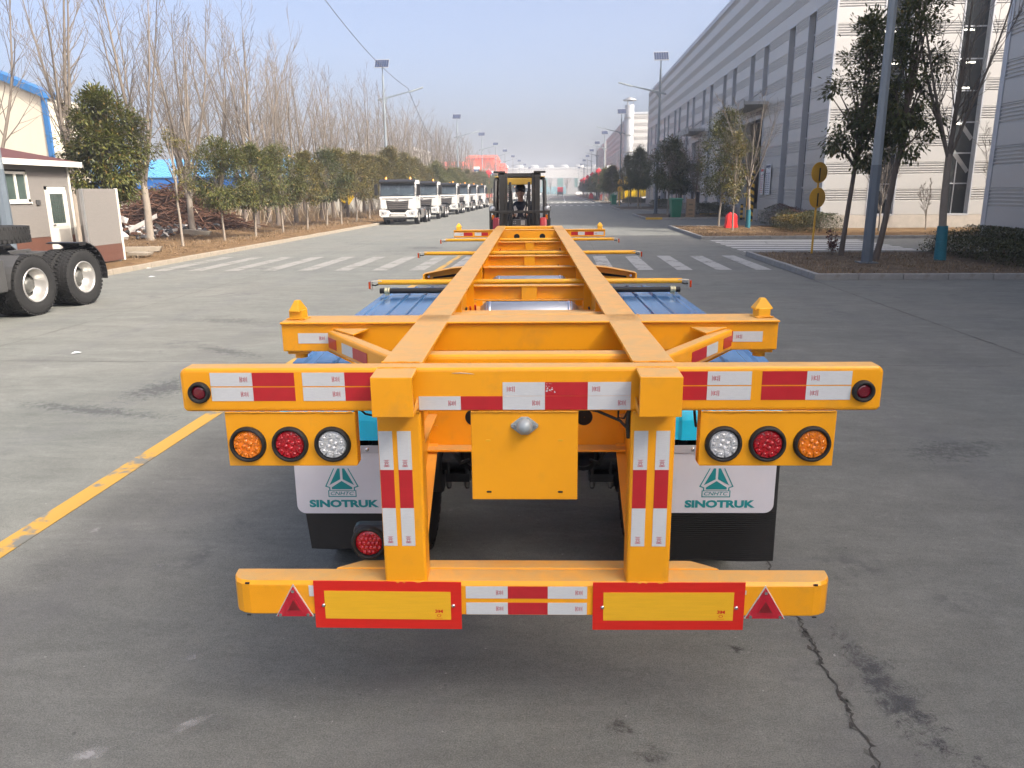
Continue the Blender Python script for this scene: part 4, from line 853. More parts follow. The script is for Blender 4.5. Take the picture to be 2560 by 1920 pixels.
# ---------------------------------------------------------------- people
def fig(name,segs,balls,m,parent,vox=.016,sm=3):
    # overlapping limbs fused into one continuous surface
    b=MB()
    for path,rad in segs: b.tube(path,rad,10)
    for c_,r_ in balls: b.sph(c_,r_,14,10)
    o=b.build(name,m,parent); r=o.modifiers.new('fuse','REMESH'); r.mode='VOXEL'; r.voxel_size=vox; r.use_smooth_shade=True
    k=o.modifiers.new('smooth','SMOOTH'); k.iterations=sm; k.factor=.5; return o
def driver(loc,rz):
    p=thing('person','forklift driver in dark cap and dark jacket with pale panels, hands on the wheel','person',loc,rz)
    # seat surface at z=0, facing -y
    seg=[((( 0,0,.50),(0,-.01,.60)),[.055,.052])]
    hands=[]
    for s in(-1,1):
        sh=(s*.20,0,.46); el=(s*.27,-.14,.20); wr=(s*.13,-.36,.26); hd=(s*.115,-.43,.275)
        seg.append(((wr,hd),[.034,.045]))
        for k in range(4): seg.append((((s*(.10+.018*k),-.44,.285),(s*(.095+.018*k),-.475,.29-.004*k),(s*(.092+.018*k),-.48,.262)),[.0105,.010,.009]))
        seg.append((((s*.10,-.41,.28),(s*.07,-.445,.30),(s*.06,-.47,.295)),[.012,.011,.009]))
    body=fig('body',seg,[((0,-.02,.68),(.074,.092,.108)),((0,-.065,.62),(.05,.045,.045)),((0,-.118,.668),(.013,.018,.02)),((.076,-.01,.675),(.013,.018,.028)),((-.076,-.01,.675),(.013,.018,.028))],'skin',p,.011,2)
    b=MB(); 
    for s in(-1,1): b.sph((s*.03,-.104,.695),(.013,.008,.007),8,5)
    b.box(-.022,.022,-.112,-.105,.618,.623); b.build('face_details','cloth_navy',body)
    b=MB(); b.sph((0,.0,.735),(.10,.118,.105),18,10); b.sph((0,-.115,.725),(.075,.06,.016),12,6); b.build('cap','helmet',p)
    js=[(((0,.02,.02),(0,.02,.25),(0,.01,.44),(0,0,.52)),[.175,.17,.17,.095])]
    for s in(-1,1): js.append((((s*.15,0,.45),(s*.21,-.01,.43),(s*.275,-.14,.21),(s*.14,-.35,.26)),[.09,.088,.068,.048]))
    fig('jacket',js,[((0,.01,.34),(.225,.13,.18))],'cloth_navy',p,.016,3)
    b=MB()
    for s in(-1,1): b.sph((s*.085,-.10,.33),(.065,.05,.12),12,8)
    b.build('jacket_panel','cloth_white',p)
    ts=[]
    for s in(-1,1): ts.append((((s*.09,.02,.02),(s*.12,-.40,.04),(s*.12,-.44,-.02),(s*.12,-.42,-.42)),[.10,.078,.07,.05]))
    fig('trousers',ts,[((0,.03,.02),(.19,.15,.11))],'cloth_grey',p)
    b=MB()
    for s in(-1,1): b.sph((s*.12,-.49,-.46),(.045,.13,.045),10,6)
    b.build('shoe','black_plastic',p); return p
def walker(loc,rz,label,top,legs,stride=.28):
    p=thing('person',label,'person',loc,rz)
    seg=[];h=1.72
    seg.append((((0,0,1.44),(0,-.01,1.54)),[.055,.05]))
    for s in(-1,1): seg.append((((s*.27,-.0+s*.10,.86),(s*.26,s*.15,.74)),[.035,.03]))
    fig('body',seg,[((0,-.02,1.63),(.078,.095,.115))],'skin',p,.02,2)
    js=[(((0,0,.90),(0,0,1.15),(0,0,1.38),(0,0,1.46)),[.165,.16,.165,.08])]
    for s in(-1,1): js.append((((s*.15,0,1.38),(s*.23,0,1.34),(s*.265,s*.04,1.10),(s*.265,s*.10,.86)),[.085,.075,.06,.045]))
    fig('jacket',js,[((0,0,1.25),(.21,.12,.18))],top,p,.022,2)
    ts=[(((s*.085,0,.93),(s*.10,s*stride*.5,.50),(s*.10,s*stride*.9+.04,.07)),[.095,.075,.05]) for s in(-1,1)]
    fig('trousers',ts,[((0,0,.92),(.16,.12,.1))],legs,p,.022,2)
    b=MB()
    for s in(-1,1): b.sph((s*.10,s*stride*.9-.02,.045),(.045,.13,.045),10,6)
    b.build('shoe','black_plastic',p)
    b=MB(); b.sph((0,.015,1.67),(.084,.10,.095),12,8); b.build('hair','cloth_navy',p)
walker((-6.2,255,0),R(20),'person in dark clothes walking on the road beyond the forklift, nearest of the far figures','cloth_navy','cloth_grey')
walker((-7.4,440,0),R(190),'left one of two tiny dark figures standing by the far white car','cloth_navy','cloth_navy')
walker((-5.2,430,0),R(90),'right one of two tiny dark figures standing by the far white car','cloth_grey','cloth_navy')
walker((-3.6,438,0),R(45),'tiny pale dressed figure standing beside the far red truck','cloth_white','cloth_grey')
# ---------------------------------------------------------------- forklift holding the trailer nose
def forklift():
    loc=TR.matrix_basis@Vector((0,0,0))
    f=thing('forklift','red forklift with black mast and wide load guard at the trailer nose','forklift')
    # local: -y looks to the trailer; mast front at y=0
    mb=MB()
    for s in(-1,1):
        mb.box(s*.30-.045,s*.30+.045,.0,.14,.22,2.36); mb.box(s*.235-.03,s*.235+.03,.02,.12,.22,2.40)
    mast=mb.build('mast','fork_black',f,.008)
    for q in((-.36,.36,.03,.12,2.33,2.395),(-.44,-.24,.0,.14,2.397,2.43),(.24,.44,.0,.14,2.397,2.43),(-.30,.30,.05,.12,1.05,1.13),(-.30,.30,.02,.10,.35,.45)): mb=MB(); mb.box(*q); mb.build('mast_crossbar','fork_black',mast,.008)
    mb=MB()
    for s in(-1,1): mb.cyl((s*.16,.09,.4),(s*.16,.09,1.7),.035,n=12); mb.cyl((s*.16,.09,1.7),(s*.16,.09,2.25),.022,n=10)
    mb.build('lift_cylinder','dark_steel',mast)
    for x in(-.17,.165):
        mb=MB()
        for k in range(40): mb.box(x-.02,x+.02,.03,.055,.9+.033*k,.92+.033*k); mb.box(x-.01,x+.01,.03,.05,.92+.033*k,.934+.033*k)
        mb.build('lift_chain','black_steel',mast)
    # carriage, load guard, forks
    mb=MB(); mb.box(-.52,.52,-.10,-.04,1.16,1.26); mb.box(-.52,.52,-.10,-.04,.80,.90)
    for s in(-1,1): mb.box(s*.40-.05,s*.40+.05,-.06,0,.8,1.26)
    cg=mb.build('carriage','fork_black',f,.006)
    mb=MB()
    for z in(1.76,1.42,1.30): mb.box(-.51,.51,-.085,-.055,z-.02,z+.02)
    for s in(-1,1): mb.box(s*.495-.018,s*.495+.018,-.085,-.055,1.2,1.78); mb.box(s*.30-.02,s*.30+.02,-.085,-.055,1.2,1.74)
    mb.build('load_guard','fork_black',cg,.004)
    mb=MB(); mb.box(-.12,.12,-.03,.06,1.42,1.64); mb.build('valve_block','frame_grey',f,.01)
    mb=MB(); mb.box(.02,.09,-.036,-.031,1.54,1.62); 
    for q in((-.10,1.60),(-.07,1.60),(-.10,1.57),(-.07,1.57)): mb.cyl((q[0],-.036,q[1]),(q[0],-.03,q[1]),.007,n=8)
    mb.build('data_plate','galv',f)
    for s in(-1,1):
        mb=MB(); mb.prism([(-1.35,.88),(-.13,.92),(-.10,1.24),(-.05,1.24),(-.05,.86),(-1.35,.86)],'x',s*.30-.07,s*.30+.07); mb.build('fork','fork_black',f,.004)
        mb=MB(); mb.tube([(s*.09,-.02,1.64),(s*.12,-.04,1.9),(s*.14,.0,2.1)],.012,6); mb.build('hydraulic_hose','rubber',f)
    # body
    for s in(-1,1):
        mb=MB(); mb.prism([(.10,.50),(.12,1.45),(.30,1.66),(.70,1.62),(.72,.95),(.95,.55)],'x',s*.47,s*.345); mb.build('front_fender','fork_red',f,.03)
    mb=MB(); mb.prism([(.55,.35),(.55,.62),(1.0,.70),(1.0,1.05),(2.0,1.10),(2.3,1.05),(2.42,.8),(2.38,.35)],'x',-.52,.52); mb.build('body','fork_red',f,.05)
    mb=MB(); mb.prism([(.30,.70),(.30,1.28),(.42,1.36),(.50,1.28),(.55,.70)],'x',-.34,.34); mb.build('dashboard','fork_black',f,.03)
    mb=MB(); mb.box(-.24,.24,.98,1.48,1.10,1.385); mb.box(-.24,.24,1.42,1.54,1.3,1.88); mb.build('seat','black_plastic',f,.04)
    mb=MB(); mb.tube([(.17*math.cos(a),.66+.06*math.sin(a),1.64+.12*math.sin(a)) for a in [2*PI*k/20 for k in range(21)]],.013,8); mb.tube([(0,.66,1.64),(0,.50,1.34)],.02,8); mb.tube([(-.17,.66,1.64),(.17,.66,1.64)],.010,6); mb.build('steering_wheel','black_plastic',f)
    # overhead guard
    mb=MB()
    for s in(-1,1): mb.tube([(s*.45,.34,1.30),(s*.43,.52,2.26),(s*.42,.60,2.30),(s*.42,1.7,2.34),(s*.45,1.85,2.29),(s*.46,1.98,1.1)],.032,8)
    for k in range(7): mb.cyl((-.42,.62+.18*k,2.305+.005*k),(.42,.62+.18*k,2.305+.005*k),.016,n=6)
    og=mb.build('overhead_guard','fork_black',f)
    mb=MB(); mb.box(-.22,.22,.50,.53,2.21,2.32); mb.box(-.44,.44,.56,1.7,2.335,2.355); mb.build('roof_plate','fork_yellow',og,.01)
    for s in(-1,1):
        mb=MB(); mb.lathe([(0,.062),(-.02,.062),(-.025,.055),(.06,.04),(.07,.001)],(s*.48,.40,1.80),'y',18); lh=mb.build('work_lamp','black_plastic',f)
        mb=MB(); mb.lathe([(-.022,.055),(-.034,.035),(-.037,.001)],(s*.48,.40,1.80),'y',16); mb.build('lamp_lens','lamp_glass',lh)
        mb=MB(); mb.box(s*.47-.02,s*.47+.02,.36,.40,1.62,1.70); mb.build('indicator','lens_amber',f)
        mb=MB(); mb.prism([(s*.42,1.35),(s*.53,1.33),(s*.54,1.64),(s*.46,1.68)],'y',.42,.45); mb.build('mirror','black_plastic',f,.02)
        w=obj('wheel',TY,f,0,(s*.43,.38,.34),(0,0,0 if s>0 else PI)); w.scale=(.9,.62,.62); r_=obj('rim',RM,w); obj('hub',HB,w)
        w=obj('wheel',TY,f,0,(s*.42,1.85,.27),(0,0,0 if s>0 else PI)); w.scale=(.7,.5,.5); obj('rim',RM,w)
    return f
FK=forklift()
P0=Matrix.Translation(TR.location)@TR.rotation_euler.to_matrix().to_4x4()@Vector((-.17,10.75,0))
FK.location=(P0.x,P0.y,0); FK.rotation_euler=(0,0,R(2.285))
dl=Matrix.Translation(FK.location)@Matrix.Rotation(R(2.285),4,'Z')@Vector((.0,1.20,1.40))
driver(dl,R(2.285))
# ---------------------------------------------------------------- cladding panels (each panel a piece, shared per size)
PM={}
def panel_mesh(L,h,ribbed):
    key=(round(L,3),round(h,3),ribbed)
    if key in PM: return PM[key]
    b=MB(); g=.012
    if not ribbed: prof=[(0,.0),(0,.03),(g,.042),(h-g,.042),(h,.03),(h,0)]
    else:
        prof=[(0,0),(0,.03)]; n=max(3,round(h/.115)); st=h/n
        for k in range(n):
            z=k*st; prof+=[(z+st*.12,.012),(z+st*.42,.012),(z+st*.54,.052),(z+st*.84,.052),(z+st*.96,.012)]
        prof+=[(h,.03),(h,0)]
    n=len(prof); e=.006; vs=[(e,-d,z) for z,d in prof]+[(L-e,-d,z) for z,d in prof]
    b.raw(vs,[(i,n+i,n+i+1,i+1) for i in range(n-1)]); b.face([vs[i] for i in range(n-1,-1,-1)]); b.face([vs[n+i] for i in range(n)])
    PM[key]=b.mesh('cladding_panel',['cladding']); return PM[key]
def rows(z0,z1,first=False,a=.72,c=.60):
    # alternate smooth and ribbed courses on a fixed grid so they line up round the building
    out=[]; z=.75; rb=first
    while z<18:
        h=c if rb else a; q0,q1=max(z,z0),min(z+h,z1)
        if q1-q0>.08: out.append((q0,q1,rb))
        z+=h; rb=not rb
    return out
def clad(bld,o,rz,L,z0,z1,holes=(),maxl=9.6):
    # holes: (s0,s1,z0,z1)
    for q0,q1,rb in rows(z0,z1):
        cuts=sorted((h[0],h[1]) for h in holes if h[2]<q1-.02 and h[3]>q0+.02); s=0; segs=[]
        for a,b_ in cuts:
            if a-s>.05: segs.append((s,a))
            s=max(s,b_)
        if L-s>.05: segs.append((s,L))
        for a,b_ in segs:
            n=max(1,math.ceil((b_-a)/maxl-1e-6)); st=(b_-a)/n
            for k in range(n):
                p=Vector((o[0],o[1],0))+Matrix.Rotation(rz,3,'Z')@Vector((a+k*st,0,0)); obj('cladding_panel',panel_mesh(st,q1-q0,rb),bld,0,(p.x,p.y,q0),(0,0,rz))
def slot_window(bld,o,rz,s0,s1,z0,z1,deep=.3,tr=1.35):
    # recessed tall window: jambs, pane, frame and transoms
    T=Matrix.Translation((o[0],o[1],0))@Matrix.Rotation(rz,4,'Z')
    b=MB(); b.box(s0-.02,s0+.05,-.06,deep,z0,z1,0,T); b.box(s1-.05,s1+.02,-.06,deep,z0,z1,0,T); b.box(s0,s1,-.05,deep,z1-.05,z1+.05,0,T); b.box(s0,s1,-.05,deep,z0-.05,z0+.05,0,T); w=b.build('window','trim_grey',bld)
    b=MB(); b.box(s0+.05,s1-.05,deep-.03,deep-.02,z0+.05,z1-.05,0,T); b.build('pane','win_glass',w)
    z=z0+.05+tr
    while z<z1-.3: b=MB(); b.box(s0+.05,s1-.05,deep-.07,deep-.03,z-.03,z+.03,0,T); b.build('transom','trim_grey',w); z+=tr
    b=MB(); b.box((s0+s1)/2-.025,(s0+s1)/2+.025,deep-.06,deep-.031,z0+.05,z0+2.7,0,T); b.build('mullion','trim_grey',w)
    return w
# ---- main hall on the right
HX,HY0,HY1,HH=13.5,42.0,128.0,16.5
H1=thing('factory_hall','long grey factory hall with tall slit windows and a sunlit white end wall','building',(0,0,0))
win=[]
for k in range(9):
    for d in(45.2,48.95):
        y=d+9.62*k
        if y<126: win.append(y)
holes=[]
doors=[(55.3,61.1,6.75),(78.2,84.2,6.75),(103,109,6.75)]
for y in win:
    z0=.75
    for a,c_,zt in doors:
        if a-1.8<y<c_+.6: z0=8.07
    holes.append((HY1-(y+1.35),HY1-y,z0,11.31))
for a,c_,zt in doors: holes.append((HY1-c_,HY1-a,0,zt))
b=MB()   # inner shell (wall core), open at the doors
def core(b,x0,x1,y0,y1,z0,z1): b.box(x0,x1,y0,y1,z0,z1)
ys=[HY0]+[v for d in doors for v in d[:2]]+[HY1]
for i in range(0,len(ys),2): core(b,HX+.46,HX+.56,ys[i],ys[i+1],0,6.75)
core(b,HX+.46,HX+.56,HY0,HY1,6.75,HH); core(b,HX+.5,HX+55,HY0+.46,HY0+.56,0,HH); core(b,HX+55,HX+55.1,HY0,HY1,0,HH); core(b,HX+.5,HX+55,HY1-.1,HY1,0,HH)
b.build('wall_core','far_beige',H1)
b=MB(); b.prism([(HX-.02,HH),(HX+27.5,HH+1.2),(HX+55.1,HH),(HX+55.1,HH+.2),(HX+27.5,HH+1.4),(HX-.02,HH+.2)],'y',HY0-.05,HY1+.05); b.build('roof','trim_grey',H1)
b=MB(); b.box(HX-.1,HX+.3,HY0-.1,HY1+.1,HH-.12,HH+.28); b.box(HX+.3,HX+55.2,HY0-.1,HY0+.3,HH-.12,HH+.28); b.build('roof_edge','trim_grey',H1)
b=MB(); b.box(HX-.03,HX+.5,HY0-.04,HY1,0,.75); b.box(HX+.5,HX+55,HY0-.04,HY0+.5,0,.75); b.build('plinth','plinth',H1)
clad(H1,(HX,HY1),-PI/2,HY1-HY0,.75,HH-.1,holes)
GH=[(a_,a_+1.4,.75,15.27) for a_ in(2.25,6.0,13,17)]
clad(H1,(HX,HY0),0,30,.75,HH-.1,GH,30)
for h in holes[:-len(doors)]: slot_window(H1,(HX,HY1),-PI/2,h[0],h[1],h[2],h[3])
gw=[slot_window(H1,(HX,HY0),0,h[0],h[1],h[2],h[3],.4,1.5) for h in GH]
for x in(HX+2.3,HX+6.05):
    for z,dx in((5.2,.1),(6.9,.25),(8.1,.4),(9.6,.15)): b=MB(); b.box(x+dx,x+dx+.55,HY0+.352,HY0+.368,z,z+.07); b.build('lamp_strip','fluorescent',H1)
for x,z0 in((HX+2.3,1.2),(HX+6.05,4.2),(HX+6.05,2.6)):
    b=MB(); b.prism([(x+.05,z0+1.55),(x+.18,z0+1.75),(x+1.3,z0+.35),(x+1.17,z0+.2)],'y',HY0+.355,HY0+.366); b.build('window_brace','galv',H1)
b=MB(); b.box(HX-.075,HX+.02,HY0-.075,HY0+.15,.75,HH); b.build('corner_trim','trim_grey',H1); b=MB(); b.box(HX-.06,HX+.1,HY1-.1,HY1+.06,.75,HH); b.build('corner_trim','trim_grey',H1)
for i,(a,c_,zt) in enumerate(doors):
    b=MB(); b.box(HX-.06,HX+.5,a-.2,a,0,zt+.2); b.box(HX-.06,HX+.5,c_,c_+.2,0,zt+.2); b.box(HX-.06,HX+.5,a-.2,c_+.2,zt,zt+.25); fr=b.build('door_frame','trim_grey',H1)
    b=MB(); b.box(HX-1.6,HX+.2,a-1.0,c_+1.0,zt+.75,zt+.95); b.box(HX-1.62,HX-1.55,a-1.0,c_+1.0,zt+.55,zt+1.05)
    for q in(a-.6,c_+.6): b.cyl((HX-1.5,q,zt+.8),(HX,q,zt+1.9),.04,n=6)
    b.build('canopy','far_white',H1)
    if i>0:
        b=MB()
        for k in range(22): b.box(HX+.2,HX+.24+.02*(k%2),a,c_,1.9+.22*k,2.11+.22*k)
        b.build('roller_shutter','tank_grey',fr)
    b=MB(); 
    for k in range(5):
        for j in range(3): b.box(HX-.02,HX-.012,a+.6+k*.95,a+.6+k*.95+.62,zt+.33+j*.13,zt+.40+j*.13)
    b.build('door_lettering','print_dark',fr)
# interior frame glimpsed through the open door
b=MB()
for y in range(44,128,8): b.box(HX+8,HX+8.5,y,y+.5,0,14)
b.build('columns','far_white',H1)
b=MB(); b.box(HX+2.2,HX+3.2,56.5,57.6,0,1.4); b.box(HX+2.5,HX+2.8,56.6,57.2,1.4,2.6); b.build('yellow_machine','body_yellow',H1)
# ---- near hall, whose shadow covers the foreground
BX,BY=14.3,27.6
H2=thing('factory_hall','grey ribbed wall of the nearer factory hall, cut by the right edge of the picture','building')
b=MB(); b.box(BX+.06,BX+50,-90,BY-.06,0,16.55); b.build('wall_core','cladding',H2)
b=MB(); b.box(BX-.1,BX+50.1,-90.1,BY+.1,16.4,16.75); b.build('roof_edge','trim_grey',H2)
clad(H2,(BX,BY),-PI/2,28.8,.3,16.4); 
b=MB(); b.box(BX-.07,BX+.2,BY-.2,BY+.07,.3,16.4); b.build('corner_trim','trim_grey',H2)
clad(H2,(BX+30,BY),PI,30,.3,16.4,(),30)
# ---- halls farther up the road
def far_hall(x,y0,y1,h,label,stripes=True):
    t=thing('factory_hall',label,'building'); b=MB(); b.box(x,x+50,y0,y1,0,h); b.build('wall','cladding',t)
    for q0,q1,rb in rows(.75,h-.1):
        if rb:
            o=obj('cladding_panel',panel_mesh(round(y1-y0,1),round(q1-q0,2),True),t,0,(x-.005,y1,q0),(0,0,-PI/2)); obj('cladding_panel',panel_mesh(30,round(q1-q0,2),True),t,0,(x,y0-.005,q0))
    y=y0+5
    while y<y1-3:
        b=MB(); b.box(x-.06,x-.02,y,y+1.3,1,11.5); b.build('window','win_glass',t); y+=4.8
    b=MB(); b.box(x-.1,x+50,y0-.1,y1+.1,h-.1,h+.3); b.build('roof_edge','trim_grey',t)
    b=MB(); b.box(x+11,x+16,y0-.07,y0-.03,0,9.5); b.build('gate_opening','win_glass',t)
    return t
far_hall(13.9,164,254,17.0,'second grey hall up the road with a sunlit white end wall behind the tall lamp')
far_hall(14.0,262,330,17.2,'third and farthest grey hall on the right side of the road')
# stack beside the road
t=thing('exhaust_stack','silver steel exhaust stack with a flat cap beside the second hall','chimney',(12.3,150,0)); b=MB(); b.cyl((0,0,0),(0,0,17.2),.85,n=24); b.build('pipe','trim_grey',t)
b=MB()
for z in(3,6,9,12,15): b.lathe([(-.1,.86),(-.1,.92),(.1,.92),(.1,.86)],(0,0,z),'z',24)
b.lathe([(17.6-17.2,1.25),(.55,1.25),(1.0,.1)],(0,0,17.6),'z',24); [b.cyl((.7*math.cos(a),.7*math.sin(a),17),(.7*math.cos(a),.7*math.sin(a),18.1),.05,n=6) for a in(0,2.1,4.2)]
b.build('cap_and_bands','galv',t)
# ---- gate and works at the far end
t=thing('portal_gate','wide white portal gate spanning the far end of the road','gate',(-7,430,0)); b=MB(); b.box(-17,18,-2,2,9.0,13.2); b.build('lintel','far_white',t,.1)
b=MB(); b.box(-17,-10.5,-2,2,0,9.0); b.build('pillar','far_white',t,.1); b=MB(); b.box(15.6,18,-2,2,0,9.0); b.build('pillar','far_white',t,.1)
b=MB(); b.box(-10.5,15.6,-2.1,-2.0,8.8,9.0); b.build('gate_beam','trim_grey',t)
t=thing('factory_building','pale beige works building seen through the far portal gate, with dark green doors','building',(0,560,0)); b=MB(); b.box(-60,70,0,40,0,17); b.build('wall','far_beige',t); b=MB(); b.box(-60.5,70.5,-.5,40.5,17,18); b.build('parapet','far_white',t)
for x in(-14,-3,9): b=MB(); b.box(x,x+4,-.2,-.05,4.5,11); b.build('door','far_green',t)
b=MB(); b.box(-18,3,-.3,-.05,0,5); b.build('fence_panel','far_teal',t); b=MB(); b.box(16,21,-.2,-.05,4,9); b.build('window','win_glass',t)
for k in range(9):
    o=thing('storage_tank',f'{nth(k)} pale storage tank from the left in the row above the far works','tank',(-46+12*k,640,0),0,'tanks in a row above the far works'); b=MB(); b.cyl((0,0,0),(0,0,21.6),3.5,n=20); b.lathe([(21.6,3.5),(22.2,2.6),(22.3,.01)],(0,0,0),'z',20); b.build('shell','far_white',o)
# ---- left side: kiosk with clapboard siding
def siding(b,x,y0,y1,z0,z1,st=.105,m=0,holes=()):
    z=z0
    while z<z1-.01:
        q=min(z+st,z1)
        segs=[(y0,y1)]
        for h in holes:
            if h[2]<q-.005 and h[3]>z+.005: segs=[s for a,c in segs for s in((a,min(c,h[0])),(max(a,h[1]),c)) if s[1]-s[0]>.01]
        for a,c in segs: b.prism([(x+.012,z),(x+.009,q-.004),(x+.004,q-.004),(x+.004,q),(x-.03,q),(x-.03,z)],'y',a,c,m)
        z=q
K=thing('kiosk','small grey clapboard kiosk with a dark red roof and white door behind the tractor chassis','kiosk',(-14.35,0,0))
dh=(21.15,22.08,.5,2.33); wh=(18.9,20.5,1.93,2.72)
b=MB(); siding(b,0,17.5,22.30,.98,3.0,holes=(dh,wh)); b.build('siding','siding',K); b=MB(); siding(b,0,17.5,22.30,.45,.98,.26,holes=(dh,)); b.build('siding_base','siding_brown',K)
b=MB(); b.box(-3.0,-.03,17.5,17.6,.45,3.0); b.box(-3.0,-.03,22.2,22.30,.45,3.0); b.box(-3.05,-2.95,17.5,22.30,.45,3.0); b.box(-3,0,17.5,22.30,.35,.45); b.build('wall','siding',K)
b=MB(); b.raw([(-3.6,17.0,3.02),(.30,17.0,3.02),(.30,22.6,3.02),(-3.6,22.6,3.02),(-1.5,18.9,3.5),(-1.5,20.7,3.5)],[(0,1,4),(1,2,5,4),(2,3,5),(3,0,4,5),(3,2,1,0)]); b.build('roof','roof_red',K)
b=MB(); b.box(.28,.32,17.0,22.62,2.88,3.03); b.box(-3.6,.32,22.58,22.62,2.88,3.03); b.box(-3.6,.30,17.0,22.6,2.98,3.015); b.build('fascia','kiosk_trim',K)
b=MB(); b.box(.02,.05,22.24,22.32,.45,2.9); b.build('corner_board','kiosk_trim',K)
b=MB(); b.box(-.02,.035,21.15,22.08,.5,.55); b.box(-.02,.035,21.15,21.23,.5,2.33); b.box(-.02,.035,22.05,22.08,.5,2.33); b.box(-.02,.035,21.15,22.08,2.25,2.33); b.build('door_frame','kiosk_trim',K)
b=MB(); b.box(-.02,.015,21.23,22.05,.55,1.28); b.box(-.02,.02,21.23,21.34,1.28,2.25); b.box(-.02,.02,21.94,22.05,1.28,2.25); b.box(-.02,.02,21.34,21.94,2.14,2.25); b.box(-.02,.025,21.23,22.05,1.22,1.32); d=b.build('door','kiosk_trim',K)
b=MB(); b.box(-.01,.0,21.34,21.94,1.32,2.14); b.build('pane','kiosk_glass',d); b=MB(); b.box(.025,.05,21.29,21.41,1.27,1.30); b.build('door_handle','chrome',d)
b=MB()
for k in range(7): b.box(-.004,.006,21.34,21.94,1.40+.11*k,1.407+.11*k)
for k in range(5): b.box(-.004,.006,21.43+.1*k,21.437+.1*k,1.32,2.14)
b.build('door_grille','black_steel',d)
b=MB(); b.box(-.02,.035,18.9,20.5,1.93,2.0); b.box(-.02,.035,18.9,20.5,2.65,2.72); b.box(-.02,.035,18.9,18.98,1.93,2.72); b.box(-.02,.035,20.42,20.5,1.93,2.72); b.box(-.02,.03,20.0,20.07,2.0,2.65); b.box(0,.05,18.85,20.55,1.89,1.93); w=b.build('window','kiosk_trim',K)
b=MB(); b.box(-.012,0,18.98,20.42,2.0,2.65); b.build('pane','kiosk_glass',w)
b=MB(); b.box(.02,.05,20.72,20.88,1.85,1.98); b.build('meter_box','dark_steel',K)
for y in(17.7,20,22.1): 
    b=MB(); b.box(-.2,-.05,y,y+.12,.1,.46); b.build('leg','dark_steel',K)
Q=thing('partition_panel','grey clapboard partition with brown base and white edge beside the kiosk door','partition',(-13.15,0,0))
b=MB(); siding(b,0,20.95,22.60,.70,2.27,.105); b.build('siding','siding',Q); b=MB(); siding(b,0,20.95,22.60,.22,.70,.24); b.build('siding_base','siding_brown',Q)
b=MB(); b.box(-.04,.03,22.60,22.68,.2,2.28); b.build('edge_trim','kiosk_trim',Q); b=MB(); b.box(-.03,.035,20.88,20.96,.22,2.27); b.build('metal_corner','galv',Q)
b=MB(); b.box(-1.17,-.04,22.55,22.6,.3,2.26); b.build('side_panel','siding',Q)
for y in(21.2,22.45): b=MB(); b.box(-.06,-.01,y,y+.06,.1,.24); b.build('leg','tank_grey',Q)
t=thing('flue_pipe','silver ribbed flue pipe rising behind the kiosk at the left edge','chimney',(-15.0,20.0,3.3)); b=MB(); b.cyl((0,0,-.2),(0,0,4.4),.17,n=20); b.build('pipe','galv',t)
b=MB(); [b.lathe([(-.03,.17),(-.02,.185),(.02,.185),(.03,.17)],(0,0,z),'z',20) for z in(.05,.9,1.6,2.6,3.6)]; b.build('joint_band','galv',t)
# cream warehouse with blue edge, blue shed, red halls
t=thing('warehouse','cream sheet metal warehouse gable with blue edging at the far left','building'); b=MB()
b.prism([(-33,0),(-33,8.3),(-46,13.6),(-59,8.3),(-59,0)],'y',50,52); b.build('gable_wall','cream_sheet',t); b=MB(); b.box(-58.9,-33.1,52,54,0,8.2); b.build('wall','cream_sheet',t)
b=MB(); b.box(-33.15,-32.85,49.9,50.1,0,8.5); b.prism([(-32.8,8.1),(-32.8,8.55),(-46,13.95),(-46,13.5)],'y',49.7,51); b.prism([(-46,13.5),(-46,13.95),(-59.2,8.55),(-59.2,8.1)],'y',49.7,51); b.build('blue_edging','blue_trim',t)
t=thing('shed','long low shed with a bright blue metal roof behind the bare trees on the left','building'); b=MB(); b.box(-50,-19,66,82,0,3.3); b.build('wall','pale_wall',t); b=MB(); b.box(-50.3,-18.7,65.6,65.9,2.55,3.5); b.box(-18.9,-18.6,65.6,82,2.5,3.5); b.build('eave_band','blue_wall',t)
b=MB(); b.prism([(65.5,3.45),(74,5.15),(82.5,3.45),(82.5,3.55),(74,5.3),(65.5,3.55)],'x',-50.4,-18.5)
for k in range(64): b.prism([(65.5,3.56),(74,5.31),(74,5.36),(65.5,3.61)],'x',-50+.49*k,-49.94+.49*k)
b.build('roof','blue_roof',t)
b=MB(); b.box(-.4,.4,-.4,.4,0,.6); o=b.build('roof_vent','dark_steel',t); o.location=(-33,73.5,5.2)
t=thing('boundary_wall','pale weathered boundary wall behind the rusty scrap heap','wall'); b=MB(); b.box(-45,-22.5,55,55.3,0,1.75); b.build('wall_body','pale_wall',t); b=MB(); b.box(-45.05,-22.4,54.95,55.35,1.75,1.87); b.build('coping','kerb',t)
for i,(x0,x1,y,h) in enumerate(((-37,-26.2,205,8.6),(-30.5,-21.6,250,12.2),(-23.0,-20.8,275,10.4))):
    t=thing('red_hall',('nearer bright orange red hall with a low roof behind the parked trucks','taller orange red hall farther back behind the bare trees','small farthest orange red hall at the right end of the red roofs')[i],'building'); b=MB(); b.box(x0,x1,y,y+30,0,h); b.build('wall','red_sheet',t); b=MB(); b.prism([(y-.3,h),(y+15,h+1.6),(y+30.3,h)],'x',x0-.3,x1+.3); b.build('roof','red_sheet',t)
    b=MB(); b.box(x0+2,x0+3.4,y-.1,y-.02,h*.5,h*.62); b.build('vent','banner_blue',t)
